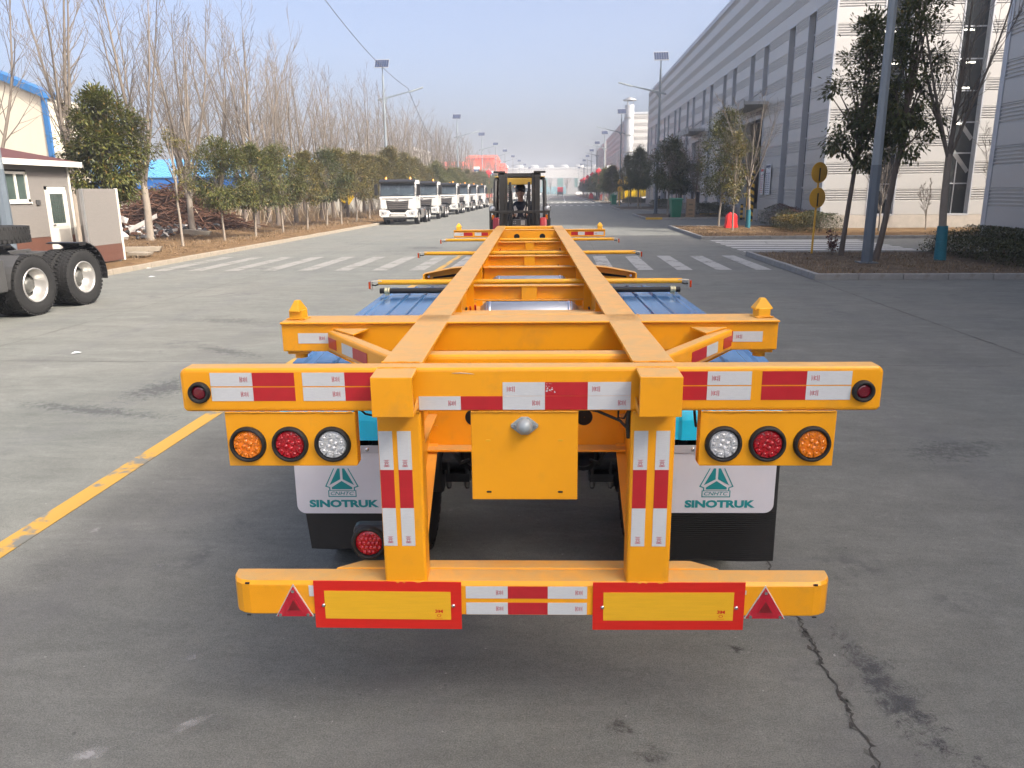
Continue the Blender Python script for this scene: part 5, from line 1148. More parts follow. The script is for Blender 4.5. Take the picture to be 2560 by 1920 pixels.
t=thing('white_hall','pale hall showing between the bare trees above the evergreen row','building'); b=MB(); b.box(-37,-24.5,130,150,0,8.8); b.build('wall','pale_wall',t); b=MB(); b.box(-37.2,-24.3,129.8,150,8.8,9.3); b.build('parapet','far_white',t)
for k in range(5): b=MB(); b.box(-36.5+2.5*k,-35+2.5*k,129.9,129.98,4.5,7); b.build('window','win_glass',t)
# ---------------------------------------------------------------- bare trees
def rdir(rnd,d,ang):
    d=d.normalized(); u=d.orthogonal().normalized(); u.rotate(Matrix.Rotation(rnd.uniform(0,2*PI),3,d)); return (d*math.cos(ang)+u*math.sin(ang)).normalized()
def bare_tree(seed,H=11,fork=2.6,leaders=4,r0=.13,spread=.30,twigs=True,lean=0,dens=1.):
    rnd=random.Random(seed); tk=MB(); br=MB()
    def limb(mb,p,d,L,r,n,up,sides,wob=.07):
        path=[p.copy()]; rad=[r]; st=L/n
        for i in range(n):
            d=(d+Vector((rnd.uniform(-wob,wob),rnd.uniform(-wob,wob),up))).normalized(); p=p+d*st; path.append(p.copy()); rad.append(max(.0065,r*(1-.86*(i+1)/n)))
        mb.tube(path,rad,sides,0,False); return path,rad,d
    base=Vector((0,0,-.1)); d=Vector((lean,rnd.uniform(-.04,.04),1)).normalized()
    path=[base]; rad=[r0*1.35]; p=base; n=6
    for i in range(n):
        d=(d+Vector((rnd.uniform(-.05,.05),rnd.uniform(-.05,.05),.1))).normalized(); p=p+d*(fork+.1)/n; path.append(p.copy()); rad.append(r0*(1.12-.3*(i+1)/n))
    tk.tube(path,rad,9,0,True)
    # central leader plus side leaders
    Ls=[]
    for k in range(leaders):
        a=2*PI*k/leaders+rnd.uniform(-.5,.5); s=spread*rnd.uniform(.6,1.4) if k else spread*.25
        dd=Vector((math.cos(a)*s,math.sin(a)*s,1)).normalized(); L=(H-fork)*rnd.uniform(.72,1.0)*(1 if k else 1.05)
        q=path[-1]+Vector((0,0,-rnd.uniform(0,.5) if k else 0))
        Ls.append((limb(br,q,dd,L,r0*rnd.uniform(.45,.62) if k else r0*.72,11,.05,5,.06),L))
    for (pt,rd,_),L in Ls:
        for i in range(1,11):
            for _ in range(rnd.choice((1,2,2)) if dens>=1 else rnd.choice((1,1,2))):
                t=i+rnd.random()*.9; i0=min(int(t),10); q=pt[i0].lerp(pt[min(i0+1,11)],t-i0); dl=(pt[min(i0+1,11)]-pt[i0-1]).normalized()
                LL=L*rnd.uniform(.18,.42)*(1-.045*i); pp,rr,_=limb(br,q,rdir(rnd,dl,rnd.uniform(.35,.75)),LL,rd[i0]*.45,5,.11,3,.07)
                if twigs:
                    for j in range(1,5):
                        for _ in range(rnd.choice((1,1,2))):
                            q2=pp[j].lerp(pp[min(j+1,5)],rnd.random()); d2=(pp[j]-pp[j-1]); limb(br,q2,rdir(rnd,d2,rnd.uniform(.3,.8)),LL*rnd.uniform(.22,.5),max(.008,rr[j]*.6),3,.10,3,.08)
    return tk,br
BT=[]
for i,(H,fk,ld,sp,r0) in enumerate(((11.2,2.5,5,.32,.15),(10.6,1.9,4,.40,.14),(11.5,3.0,4,.28,.14),(10.2,2.2,5,.34,.12),(10.9,3.3,3,.25,.12))):
    tk,br=bare_tree(100+i,H,fk,ld,r0,sp); BT.append((tk.mesh('trunk',['bark_pale']),br.mesh('branches',['twig'])))
# dark-stemmed copy of the trunk meshes for all rows past the nearest trees
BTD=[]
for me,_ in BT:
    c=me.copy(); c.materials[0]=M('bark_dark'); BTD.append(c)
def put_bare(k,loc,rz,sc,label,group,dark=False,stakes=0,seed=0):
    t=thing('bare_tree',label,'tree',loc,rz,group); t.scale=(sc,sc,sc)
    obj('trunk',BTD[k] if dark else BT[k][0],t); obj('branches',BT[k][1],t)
    if stakes:
        b=MB(); rnd=random.Random(seed)
        for j in range(stakes):
            a=2*PI*j/stakes+rnd.random(); b.cyl((.85*math.cos(a),.85*math.sin(a),-.05),(.05*math.cos(a),.05*math.sin(a),1.55),.022,n=5)
        b.build('support_stakes','stake_wood',t)
    return t
rnd=random.Random(77); G1='bare poplars in rows behind the left verge'
near=[(-17.5,32.3,0,'big bare pale barked tree rising behind the grey partition, left of the scrap heap'),(-17.2,35.65,1,'bare pale tree standing in front of the rusty scrap heap'),(-18.6,29.0,2,'tall bare tree behind the large evergreen at the far left'),(-19.5,26.5,4,'leftmost bare tree, its branches spreading over the kiosk roof')]
for i,(x,y,k,lab) in enumerate(near): put_bare(k,(x,y,.2),rnd.uniform(0,6),1.0 if i!=3 else .95,lab,G1)
ya=[43.4,46.9,50.4,55.3,58.8,62.7,67.1,70.5,74.2,78,82,86,90,94,98.5,103,108,113,118.5,124,130,136.5]
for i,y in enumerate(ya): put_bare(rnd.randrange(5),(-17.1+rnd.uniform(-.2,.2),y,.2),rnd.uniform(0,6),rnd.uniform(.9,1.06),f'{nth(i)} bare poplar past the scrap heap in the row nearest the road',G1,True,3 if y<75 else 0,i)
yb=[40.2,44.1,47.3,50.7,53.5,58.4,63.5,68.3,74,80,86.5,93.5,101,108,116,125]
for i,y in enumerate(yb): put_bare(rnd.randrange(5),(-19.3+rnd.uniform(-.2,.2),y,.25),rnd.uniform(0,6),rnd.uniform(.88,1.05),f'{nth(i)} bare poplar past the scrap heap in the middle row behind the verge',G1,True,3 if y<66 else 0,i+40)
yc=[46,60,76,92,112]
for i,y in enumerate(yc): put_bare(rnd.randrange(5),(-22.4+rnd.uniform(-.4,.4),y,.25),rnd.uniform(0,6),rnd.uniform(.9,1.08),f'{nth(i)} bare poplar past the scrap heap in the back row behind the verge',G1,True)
for i in range(16): put_bare(rnd.randrange(5),(-18-rnd.uniform(0,8),150+8*i+rnd.uniform(-2,2),.2),rnd.uniform(0,6),rnd.uniform(.9,1.1),f'{nth(i)} bare tree in the far clump beyond the parked trucks','bare trees in the far clump on the left',True)
for i in range(14): put_bare(rnd.randrange(5),(10.4+rnd.uniform(-.6,.8),108+14*i+rnd.uniform(-3,3),.1),rnd.uniform(0,6),rnd.uniform(.62,.8),f'{nth(i)} small bare tree up the right side of the road beyond the silver bins','bare trees along the right pavement',True)
for i in range(9): put_bare(rnd.randrange(5),(-24+9*i+rnd.uniform(-2,2),470+rnd.uniform(0,20),0),rnd.uniform(0,6),rnd.uniform(1.0,1.6),f'{nth(i)} hazy bare tree from the left beyond the far portal gate','hazy trees beyond the gate',True)
# ---------------------------------------------------------------- evergreen trees
def leaf(b,p,d,L,W,rnd,m=0):
    d=d.normalized(); s=d.cross(Vector((rnd.uniform(-.4,.4),rnd.uniform(-.4,.4),1)))
    s=s.normalized()*W if s.length>1e-4 else Vector((W,0,0)); n=d.cross(s).normalized()*W*.35
    b.raw([p,p+d*L*.5+s-n,p+d*L,p+d*L*.5-s-n],[(0,1,2,3)],m)
def evergreen(seed,H=4.0,z0=1.7,rx=1.05,n=75,per=46,L=.12,top=.75,r0=.055,lean=0.,m='leaf_green',mb='bark_pale',gaps=.12):
    rnd=random.Random(seed); cr=MB(); tk=MB(); ph=[rnd.uniform(0,6) for _ in range(4)]
    P=[Vector((0,0,-.1))]; 
    for i in range(5): P.append(P[-1]+Vector((lean*H/9+rnd.uniform(-.03,.03),rnd.uniform(-.03,.03),(z0+.25)/5)))
    tk.tube(P,[r0*1.2,r0,r0*.95,r0*.9,r0*.85,r0*.8],7,0,True); O=P[-1]
    cen=[]
    for k in range(n):
        h=rnd.random(); zz=z0+(H-z0)*h; f=math.sin(PI*min(1,max(.0,(h*.94+.06)))**top)**.6; a=rnd.uniform(0,2*PI); f*=1+.28*math.sin(3*a+ph[0]+5*h)+.18*math.sin(5*a+ph[1]-4*h)
        r=rx*f*math.sqrt(rnd.uniform(.12,1)); cen.append(Vector((O.x+lean*(zz-O.z)*.6+r*math.cos(a),O.y+r*math.sin(a),zz)))
    for k,c in enumerate(cen):
        if k%3==0:
            q=Vector((O.x+lean*(c.z-O.z)*.4,O.y,z0+(c.z-z0)*.45)); tk.tube([q-Vector((0,0,.3)),q.lerp(c,.5)+Vector((0,0,-.05)),c],[r0*.45,r0*.28,.008],4,0,False)
        out=(c-Vector((O.x,O.y,(z0+H)/2))); out=out.normalized() if out.length>.01 else Vector((0,0,1)); cs=rnd.uniform(.15,.27)*rx
        for _ in range(int(per*rnd.uniform(.6,1.4))):
            q=c+Vector((rnd.gauss(0,1),rnd.gauss(0,1),rnd.gauss(0,.8)))*cs*.62
            d=(q-c).normalized()*.7+out*.5+Vector((rnd.uniform(-.5,.5),rnd.uniform(-.5,.5),rnd.uniform(-.75,.25))); leaf(cr,q,d,L*rnd.uniform(.65,1.25),L*rnd.uniform(.17,.26),rnd)
    if True: tk.tube([O-Vector((0,0,.05)),O+Vector((lean*.4,0,(H-z0)*.45)),O+Vector((lean*.9,0,(H-z0)*.85))],[r0*.8,r0*.5,.01],5,0,False)
    return tk.mesh('trunk',[mb]),cr.mesh('crown',[m])
EV=[evergreen(200,4.4,1.6,1.3,105,105,L=.135,m='leaf_green'),evergreen(201,4.7,1.7,1.35,110,105,L=.135,m='leaf_green',top=.9),evergreen(202,4.3,1.65,1.2,100,100,L=.135,m='leaf_olive',top=.65),evergreen(203,4.1,1.6,1.2,95,95,L=.135,m='leaf_dark',top=.8),evergreen(204,4.5,1.75,1.25,102,100,L=.135,m='leaf_olive')]
def put_ev(ms,loc,rz,sc,label,group=None,stakes=0,seed=0):
    t=thing('evergreen_tree',label,'tree',loc,rz,group); t.scale=(sc,sc,sc) if not hasattr(sc,'__len__') else sc
    obj('trunk',ms[0],t); obj('crown',ms[1],t)
    if stakes:
        b=MB(); rn=random.Random(seed)
        for j in range(stakes):
            a=2*PI*j/stakes+rn.random(); b.cyl((.7*math.cos(a),.7*math.sin(a),-.05),(.05*math.cos(a),.05*math.sin(a),1.35),.02,n=5)
        b.build('support_stakes','stake_wood',t)
    return t
big=evergreen(300,5.0,1.9,1.12,230,95,L=.13,top=.95,r0=.09,m='leaf_green'); put_ev(big,(-14.45,24.6,.12),.4,1,'large dense evergreen tree directly behind the kiosk partition')
sp=evergreen(301,4.2,1.9,.75,26,30,L=.12,m='leaf_olive',r0=.05); put_ev(sp,(-14.3,28.7,.12),0,1,'thin sparse evergreen with a slim trunk right of the large dense one')
G2='evergreens in a row along the left verge'; rnd=random.Random(9)
ye=[(-14.5,32.9,1,.88),(-14.1,35.35,0,.9),(-14.26,39.4,1,.9),(-14.2,43.1,2,.93),(-14.4,47.5,3,1.05),(-14.2,50,4,.98),(-14.5,54.9,2,1.05),(-14.7,59.6,4,1),(-14.3,62,2,1.05)]
for i,(x,y,k,s) in enumerate(ye): put_ev(EV[k],(x,y,.12),rnd.uniform(0,6),s*(1 if i else 1.0),f'{nth(i)} leafy evergreen past the sparse one in the row on the left verge',G2)
for i in range(18): put_ev(EV[rnd.choice((0,1,2,3,4))],(-14.6+rnd.uniform(-.4,.4),66+4.6*i+rnd.uniform(-.6,.6),.12),rnd.uniform(0,6),rnd.uniform(.98,1.2),f'{nth(i)} evergreen crown showing above the parked trucks',G2)
for i in range(16): put_ev(EV[rnd.choice((1,3))],(-14.6+rnd.uniform(-.4,.4),152+9*i,.12),rnd.uniform(0,6),rnd.uniform(1,1.2),f'{nth(i)} far evergreen on the left beyond the last parked truck',G2)
# right side, near island
n1=evergreen(310,6.9,2.6,1.0,84,78,L=.15,top=.66,r0=.075,lean=.07,m='leaf_dark',mb='bark_dark'); put_ev(n1,(8.55,24.4,.1),R(20),1,'evergreen with a leaning dark trunk just left of the near lamp pole')
n2=evergreen(311,7.3,2.8,.85,74,78,L=.15,top=.66,r0=.085,lean=.09,m='leaf_dark',mb='bark_dark'); put_ev(n2,(8.9,22.7,.1),R(0),1,'taller evergreen with a leaning trunk right behind the near lamp pole')
def wrapped(k_seed,loc,H,fork,label,wrap=True,ld=4,sp=.42,r0=.085,rz=0,lean=0):
    tk,br=bare_tree(k_seed,H,fork,ld,r0,sp,True,lean,.6); t=thing('bare_tree',label,'tree',loc,rz); tk.build('trunk','bark_pale',t); br.build('branches','twig',t)
    if wrap:
        b=MB(); b.tube([(0,0,-.05),(lean*.3,0,.4),(lean*.6,0,.95)],[r0*1.65,r0*1.5,r0*1.4],12,0,False); b.build('trunk_wrap','wrap_teal',t)
wrapped(320,(10.75,22.8,.1),8.6,2.9,'bare forked tree with a teal wrapped trunk base, right of the near lamp pole',ld=5,sp=.42,r0=.10,lean=-.05)
wrapped(325,(15.2,38.6,.1),6.2,1.2,'bare multi stemmed shrub tree against the sunlit white end wall',False,5,.5,.05)
wrapped(326,(17.9,39.8,.1),2.6,1.0,'small bare sapling standing before the sunlit end wall',False,3,.4,.03)
wrapped(327,(20.6,39.6,.1),5.0,1.6,'slim bare sapling beside the right hand window of the end wall',False,3,.3,.04)
# second island
e1=evergreen(330,5.9,1.9,1.4,140,90,L=.13,top=.85,r0=.06,m='leaf_green',lean=.05); put_ev(e1,(8.7,44.2,.1),0,1,'bushy evergreen on the second island, left of the red barrier')
e2=evergreen(331,4.6,1.3,.7,48,46,L=.13,m='leaf_olive',r0=.045,lean=.04); put_ev(e2,(8.45,39.4,.1),1,1,'slender evergreen in front of the red barrier')
wrapped(332,(9.85,42.3,.1),7.6,2.3,'pale bare tree with a teal wrapped base beside the striped post',ld=5,sp=.55,r0=.085)
# third island and on
G3='evergreens along the right pavement'
put_ev(EV[3],(8.75,66.0,.1),0,1.42,'dark evergreen just right of the second lamp pole on the right',G3); put_ev(EV[3],(10.0,68.2,.1),2,1.2,'smaller dark evergreen behind the second lamp pole on the right',G3)
wrapped(340,(10.6,63.5,.1),6.8,1.8,'bare spreading tree behind the green bin',False,4,.5,.07); wrapped(341,(9.6,66.8,.1),6.6,2.2,'bare upright tree beside the dark evergreen on the third island',False,4,.35,.06)
for i,(x,y,s) in enumerate(((8.6,90,(1.1,1.1,1.55)),(9.3,93.5,(1.1,1.1,1.5)),(8.2,97.5,(1,1,1.45)))): put_ev(EV[3],(x,y,.1),rnd.uniform(0,6),s,f'{nth(i)} dark evergreen on the fourth island in front of the yellow skip',G3)
put_ev(EV[2],(8.2,128,.1),1,1.3,'olive tinted evergreen on the right beyond the fourth island',G3)
for i in range(26): put_ev(EV[rnd.choice((3,3,0))],(8.2+rnd.uniform(-.5,.8),133+8*i,.1),rnd.uniform(0,6),rnd.uniform(1.15,1.4),f'{nth(i)} dark evergreen in the long far row on the right pavement',G3,3 if i<6 else 0,i)
# ---------------------------------------------------------------- hedges, litter, weeds
def hedge(name,x0,x1,y0,y1,h,n,ms,label,seed,L=.07):
    rn=random.Random(seed); t=thing(name,label,'hedge',((x0+x1)/2,(y0+y1)/2,.08)); hx,hy=(x1-x0)/2,(y1-y0)/2; b=MB(); ph=[rn.uniform(0,6) for _ in range(3)]
    for i in range(n):
        x,y=rn.uniform(-hx,hx),rn.uniform(-hy,hy); top=h*(.86+.12*math.sin(1.7*x+ph[0])*math.sin(1.3*y+ph[1])+.08*math.sin(5*x+ph[2])); ed=min(1,min(hx-abs(x),hy-abs(y))/.28); top*=.55+.45*math.sqrt(max(0,ed))
        q=rn.random(); z=top*(1-.5*q*q*q) if ed>=1 and rn.random()<.75 else rn.uniform(.05,top)
        m=0 if len(ms)==1 else (1 if (math.sin(.9*x+ph[1])+.5*math.sin(2.3*y+ph[0])+rn.gauss(0,.3))>.35 and z>top*.55 else 0)
        leaf(b,Vector((x,y,z)),Vector((rn.uniform(-1,1),rn.uniform(-1,1),rn.uniform(-.3,1))),L*rn.uniform(.6,1.3),L*rn.uniform(.2,.32),rn,m)
    b.build('foliage',ms,t); b=MB()
    for i in range(int(14*hx*hy)+20): x,y=rn.uniform(-hx,hx)*.95,rn.uniform(-hy,hy)*.95; b.tube([(x,y,0),(x+rn.uniform(-.1,.1),y+rn.uniform(-.1,.1),h*.4),(x+rn.uniform(-.2,.2),y+rn.uniform(-.2,.2),h*.8)],[.010,.008,.005],3,0,False)
    stuff(b.build('stems','bark_dark',t))
hedge('hedge',11.3,14.1,18.9,25.6,.62,15000,['hedge_green','hedge_gold'],'low clipped green hedge on the near island behind the wrapped tree',1)
hedge('hedge',12.2,14.2,21.5,27.2,.86,9000,['hedge_green','hedge_red'],'reddish topped hedge against the nearer grey hall',2)
hedge('hedge',10.8,13.2,37.2,41.6,.95,12000,['hedge_green','hedge_gold'],'rounded green and gold hedge on the second island by the yellow sign',3)
hedge('hedge',11.3,13.3,41.8,46.6,1.15,7000,['hedge_green','hedge_red'],'taller red tipped hedge at the foot of the grey hall wall',4)
hedge('hedge',11.0,13.2,60.5,71,.95,7000,['hedge_green','hedge_red'],'dark red tinged hedge behind the green bin and carton',5,.1)
hedge('hedge',10.8,13.2,86,100,.95,4500,['hedge_green'],'dark hedge far up the right side in front of the yellow skip',6,.12)
hedge('hedge',10.6,13.2,128,138,.9,2500,['hedge_green'],'farthest dark hedge on the right beyond the yellow skip',7,.14)
def scatter_leaves(name,boxes,n,seed,mt='litter',z=.115,L=.07):
    rn=random.Random(seed); b=MB(); tot=sum((q[1]-q[0])*(q[3]-q[2]) for q in boxes)
    for x0,x1,y0,y1,zz in boxes:
        for i in range(int(n*(x1-x0)*(y1-y0)/tot)):
            x,y=rn.uniform(x0,x1),rn.uniform(y0,y1); leaf(b,Vector((x,y,zz+rn.uniform(0,.035))),Vector((rn.uniform(-1,1),rn.uniform(-1,1),rn.uniform(-.15,.3))),L*rn.uniform(.5,1.3),L*rn.uniform(.18,.4),rn)
    return tag(stuff(b.build(name,mt)),{'leaf_litter':'brown fallen leaves scattered over the planting beds and verge'}[name],'leaves')
scatter_leaves('leaf_litter',[(-15.6,-12.4,22.7,50,.16),(-19,-15.6,26,60,.27),(6.2,11.2,18.9,25.6,.1),(6.2,10.8,34.5,44.8,.1)],13000,5)
def blades(name,boxes,n,seed,h,label,dens=None,lean=.5,w=.007):
    rn=random.Random(seed); b=MB(); tot=sum((q[1]-q[0])*(q[3]-q[2]) for q in boxes)
    for x0,x1,y0,y1,zz,hh in boxes:
        for i in range(int(n*(x1-x0)*(y1-y0)/tot)):
            x,y=rn.uniform(x0,x1),rn.uniform(y0,y1)
            if math.sin(x*2.1)+math.sin(y*1.7+x)+rn.gauss(0,.6)<-.25: continue
            H=hh*rn.uniform(.35,1.15); a=rn.uniform(0,6.28); dx,dy=math.cos(a)*H*lean*rn.uniform(.1,1),math.sin(a)*H*lean*rn.uniform(.1,1); ww=w*(.6+.8*rn.random())*(1+hh*.5)
            cx,cy=-math.sin(a)*ww,math.cos(a)*ww
            b.raw([(x-cx,y-cy,zz),(x+cx,y+cy,zz),(x+dx*.45+cx*.8,y+dy*.45+cy*.8,zz+H*.62),(x+dx*.45-cx*.8,y+dy*.45-cy*.8,zz+H*.62),(x+dx,y+dy,zz+H*.95)],[(0,1,2,3),(3,2,4)])
    return tag(stuff(b.build(name,'dry_blade')),label,'grass')
blades('dry_grass',[(6.2,11.4,18.9,25.6,.09,.10),(6.2,10.9,34.5,44.8,.09,.09)],9000,8,.2,'short dry grass on the islands right of the road',lean=1.0)
blades('dry_grass',[(-19.5,-13.2,23,60,.15,.16),(-28,-19.5,44,85,.25,1.5),(-19.5,-15.5,60,110,.2,.5),(-24,-16.8,50,64,.2,.9)],20000,9,1,'dry weeds and reeds between the bare trees on the left',lean=.35,w=.010)
# small dark shrub at foot of the leaning evergreen
t=thing('shrub','little dark leaved shrub at the foot of the leaning evergreen','shrub',(8.35,24.6,.1)); b=MB(); rn=random.Random(4)
for k in range(6):
    a=rn.uniform(0,6.28); p=Vector((.15*math.cos(a),.15*math.sin(a),rn.uniform(.3,.75))); 
    for _ in range(26): leaf(b,p*rn.uniform(.3,1)+Vector((rn.gauss(0,.05),rn.gauss(0,.05),0)),Vector((rn.uniform(-1,1),rn.uniform(-1,1),rn.uniform(-.2,1))),.11,.03,rn)
b.build('foliage','hedge_red',t); b=MB()
for k in range(5): b.tube([(0,0,-.05),(rn.uniform(-.1,.1),rn.uniform(-.1,.1),.35),(rn.uniform(-.16,.16),rn.uniform(-.16,.16),.72)],.007,4)
stuff(b.build('stems','bark_dark',t))
# ---------------------------------------------------------------- lamp posts
def lamp_post(side,H=12.0,small=False):
    # arm reaches to -side (over the road); local +x is away from the road when side=1
    t=thing('lamp_post','','street lamp')
    b=MB(); n=8
    b.tube([(0,0,2.6),(0,0,H*.55),(0,0,H)],[.135,.11,.08],n,0,True,False); p=b.build('pole','pole_grey',t)
    b=MB(); b.tube([(0,0,-.1),(0,0,2.6)],[.155,.14],n,0,True,False); b.box(-.24,.24,-.24,.24,-.02,.03); b.build('pole_base','pole_dark',t)
    b=MB(); s=-side; b.prism([(s*-.55,H-2.16),(s*-.55,H-2.0),(s*2.0,H-1.42),(s*3.4,H-1.05),(s*3.4,H-1.11),(s*2.0,H-1.52),(s*.35,H-1.95),(s*.1,H-2.35),(s*-.05,H-2.35),(s*-.1,H-2.05)],'y',-.05,.05); a=b.build('arm','pole_grey',t,.01)
    b=MB(); b.prism([(s*2.3,H-1.38),(s*3.55,H-1.02),(s*3.55,H-1.12),(s*2.3,H-1.48)],'y',-.12,.12); b.build('lamp_head','steel_grey',a,.01)
    b=MB(); b.cyl((0,0,H),(0,0,H+.62),.045,n=8); b.build('panel_stem','pole_grey',t)
    T=Matrix.Translation((0,-.1,H+.95))@Matrix.Rotation(R(50),4,'X')
    b=MB(); b.box(-.62,.62,-.5,.5,-.03,.0,0,T); f=b.build('solar_panel','galv',t)
    b=MB()
    for i in range(6):
        for j in range(4): b.box(-.60+.2*i+.008,-.40+.2*i-.008,-.43+.215*j+.006,-.215+.215*j-.006,.001,.006,0,T)
    b.build('solar_cells','solar',f); return t
LP=lamp_post(1); famR=family(LP); LP.location=(8.42,22.0,.1); LP['label']='near octagonal grey lamp pole with a darker base on the first island'; LP['group']='solar street lamps'
LG='solar street lamps'
for i,(x,y) in enumerate(((8.3,70.3),(8.5,117),(8.3,158.5),(8.3,191),(8.3,226),(8.3,262),(8.3,300),(8.3,345),(8.3,392))): copy_thing(LP,f'{nth(i+1)} solar street lamp from the camera along the right side',(x,y,.1),0,1,LG,famR)
LL=lamp_post(-1); famL=family(LL); LL.location=(-13.2,17.9,.1); LL['label']='grey lamp pole at the very left edge in front of the kiosk'; LL['group']=LG
ly=[71.4,121,158,191,222,258,296,340,388]
for i,y in enumerate(ly): copy_thing(LL,f'{nth(i+1)} solar street lamp from the camera along the left side',(-15.8,y,.1),0,1,LG,famL)
# overhead cable slung between the left lamps
b=MB()
def sag(p,q,s,n=14): p=Vector(p);q=Vector(q); return [p.lerp(q,i/n)-Vector((0,0,s*4*(i/n)*(1-i/n))) for i in range(n+1)]
b.tube(sag((-13.0,31,15.2),(-13.6,71.4,11.0),1.2),.022,5); b.tube(sag((-13.6,71.4,11.0),(-15.2,121,10.2),3.6),.022,5); b.tube(sag((-15.2,121,10.2),(-15.2,158,10.2),2.5),.022,5)
tag(b.build('overhead_cable','cable'),'thin dark cable sagging between the street lamps on the left','cable')
# festive knots and banners on the far lamps
def knot(x,y,s,label,g):
    t=thing('lantern_sign',label,'sign',(x,y,4.6),0,g); b=MB(); b.sph((0,0,1.2),(.62,.12,.42),14,8); b.sph((0,0,1.2),(.3,.13,.62),12,8); b.build('knot','lantern_red',t); b=MB(); b.box(-.16,.16,-.06,.06,-1.2,.75); b.build('tassel','lantern_red',t); b=MB(); b.box(-.5,1.5,-.03,.03,1.75,1.85) if s>0 else b.box(-1.5,.5,-.03,.03,1.75,1.85); b.build('bracket','far_white',t)
def banner(x,y,label,g):
    t=thing('lamp_banner',label,'banner',(x,y,4.9),0,g); b=MB(); b.box(-.55,.55,-.03,.03,0,1.5); b.build('panel','banner_blue',t); b=MB(); b.box(-.58,.58,-.04,.04,1.5,2.0); b.build('header','board_white',t); b=MB(); b.box(-.12,.12,-.045,-.031,.5,1.2); b.build('emblem','board_white',t)
for i,y in enumerate((158,191,222)):
    knot(-14.5,y,-1,f'{nth(i)} red knot lantern on the left lamps beyond the parked trucks','red knot lanterns'); banner(-16.9,y,f'{nth(i)} dark blue banner on the left lamps beyond the parked trucks','lamp banners')
for i,y in enumerate((158.5,191,226,262,300)):
    knot(7.3,y,1,f'{nth(i)} red knot lantern on the right lamps beyond the yellow skip','red knot lanterns'); banner(9.5,y,f'{nth(i)} dark blue banner on the right lamps beyond the yellow skip','lamp banners')
# ---------------------------------------------------------------- things on the right
def discs(x,y,label,sc=1):
    t=thing('road_sign',label,'sign',(x,y,.1)); t.scale=(sc,)*3
    b=MB(); b.cyl((0,0,-.1),(0.03,0,2.75),.032,n=10); b.build('post','sign_back',t)
    for z in(1.72,2.48):
        b=MB(); b.lathe([(-.012,.001),(-.012,.30),(-.004,.315),(.008,.315),(.012,.30),(.012,.001)],(0,-.05,z),'y',32); 
        d=b.build('disc','sign_back',t); d.rotation_euler=(0,0,R(25)) ; b=MB(); b.box(-.022,.022,-.075,-.064,z-.26,z+.14); c=b.build('disc_rail','black_steel',d)
discs(7.95,25.3,'two yellow round sign backs one above the other on a thin yellow post'); discs(8.1,112,'far pair of round yellow sign backs beside the third lamp on the right',1.25)
def bin_(x,y,label,rz=0,sc=1):
    t=thing('wheelie_bin',label,'bin',(x,y,.0),rz); t.scale=(sc,)*3
    b=MB(); b.raw([(-.24,-.26,.08),(.24,-.26,.08),(.24,.26,.08),(-.24,.26,.08),(-.30,-.34,1.0),(.30,-.34,1.0),(.30,.34,1.0),(-.30,.34,1.0)],[(0,3,2,1),(0,1,5,4),(1,2,6,5),(2,3,7,6),(3,0,4,7),(4,5,6,7)]); b.build('body','bin_green',t,.02)
    b=MB(); b.prism([(-.38,1.0),(-.38,1.06),(0,1.12),(.38,1.08),(.38,1.0)],'x',-.34,.34); b.build('lid','bin_green',t,.015); b=MB(); b.cyl((-.28,.36,1.03),(.28,.36,1.03),.02,n=8); b.build('handle','bin_green',t)
    for s in(-1,1): b=MB(); b.cyl((s*.26,.24,.1),(s*.32,.24,.1),.1,n=16); b.build('wheel','rubber',t)
bin_(8.55,59.9,'green wheelie bin standing beside the brown carton on the right',.1,1.35); bin_(7.6,116,'far green wheelie bin by the third lamp on the right',0,1.35); bin_(9.4,150,'farthest green bin up the right side under the evergreens',0,1.4)
t=thing('carton','tall brown cardboard carton standing right of the green bin','box',(9.75,60.6,0)); b=MB(); b.box(-.30,.30,-.22,.22,0,1.42); b.build('box_body','carton',t,.01); b=MB(); b.prism([(-.3,1.42),(-.32,1.55),(-.31,1.55),(-.29,1.42)],'y',-.2,.2); b.prism([(.29,1.42),(.36,1.53),(.37,1.52),(.3,1.42)],'y',-.2,.2); b.build('flap','carton',t)
b=MB(); [b.box(-.16,.16,-.227,-.221,z,z+.12) for z in(.25,.55,.95)]; b.build('print','mudbrown',t)
def barrier(x,y,label,sc=1):
    t=thing('water_barrier',label,'barrier',(x,y,.1),R(8)); t.scale=(sc,)*3
    b=MB(); pts=[(-.42,0),(.42,0),(.44,.12),(.38,.35),(.38,.72)]+[(.38*math.cos(a),.72+.30*math.sin(a)) for a in [PI*k/10 for k in range(1,10)]]+[(-.38,.72),(-.38,.35),(-.44,.12)]; b.prism(pts,'y',-.19,.19); b.build('body','barrier_red',t,.05,seg=3)
    b=MB(); b.cyl((-.12,-.03,1.0),(-.12,-.03,1.06),.06,n=12); b.build('filler_cap','barrier_red',t)
    for s in(-1,1): b=MB(); b.box(s*.3-.03,s*.3+.03,-.215,-.185,.1,.72); b.build('rib','barrier_red',t,.01)
barrier(9.0,42.4,'bright red rounded plastic barrier on the second island behind the slender evergreen',.78); barrier(8.6,170,'small far red barrier beneath the evergreens on the right',1.2); barrier(7.6,205,'tiny farthest red barrier on the right pavement',1.3)
t=thing('striped_post','tall yellow and black hazard striped post beside the hall door','post',(12.6,53.9,0)); T0=Matrix.Identity(4)
b=MB(); b.box(-.22,.22,-.12,.12,0,3.3); b.build('post_core','hazard_yellow',t)
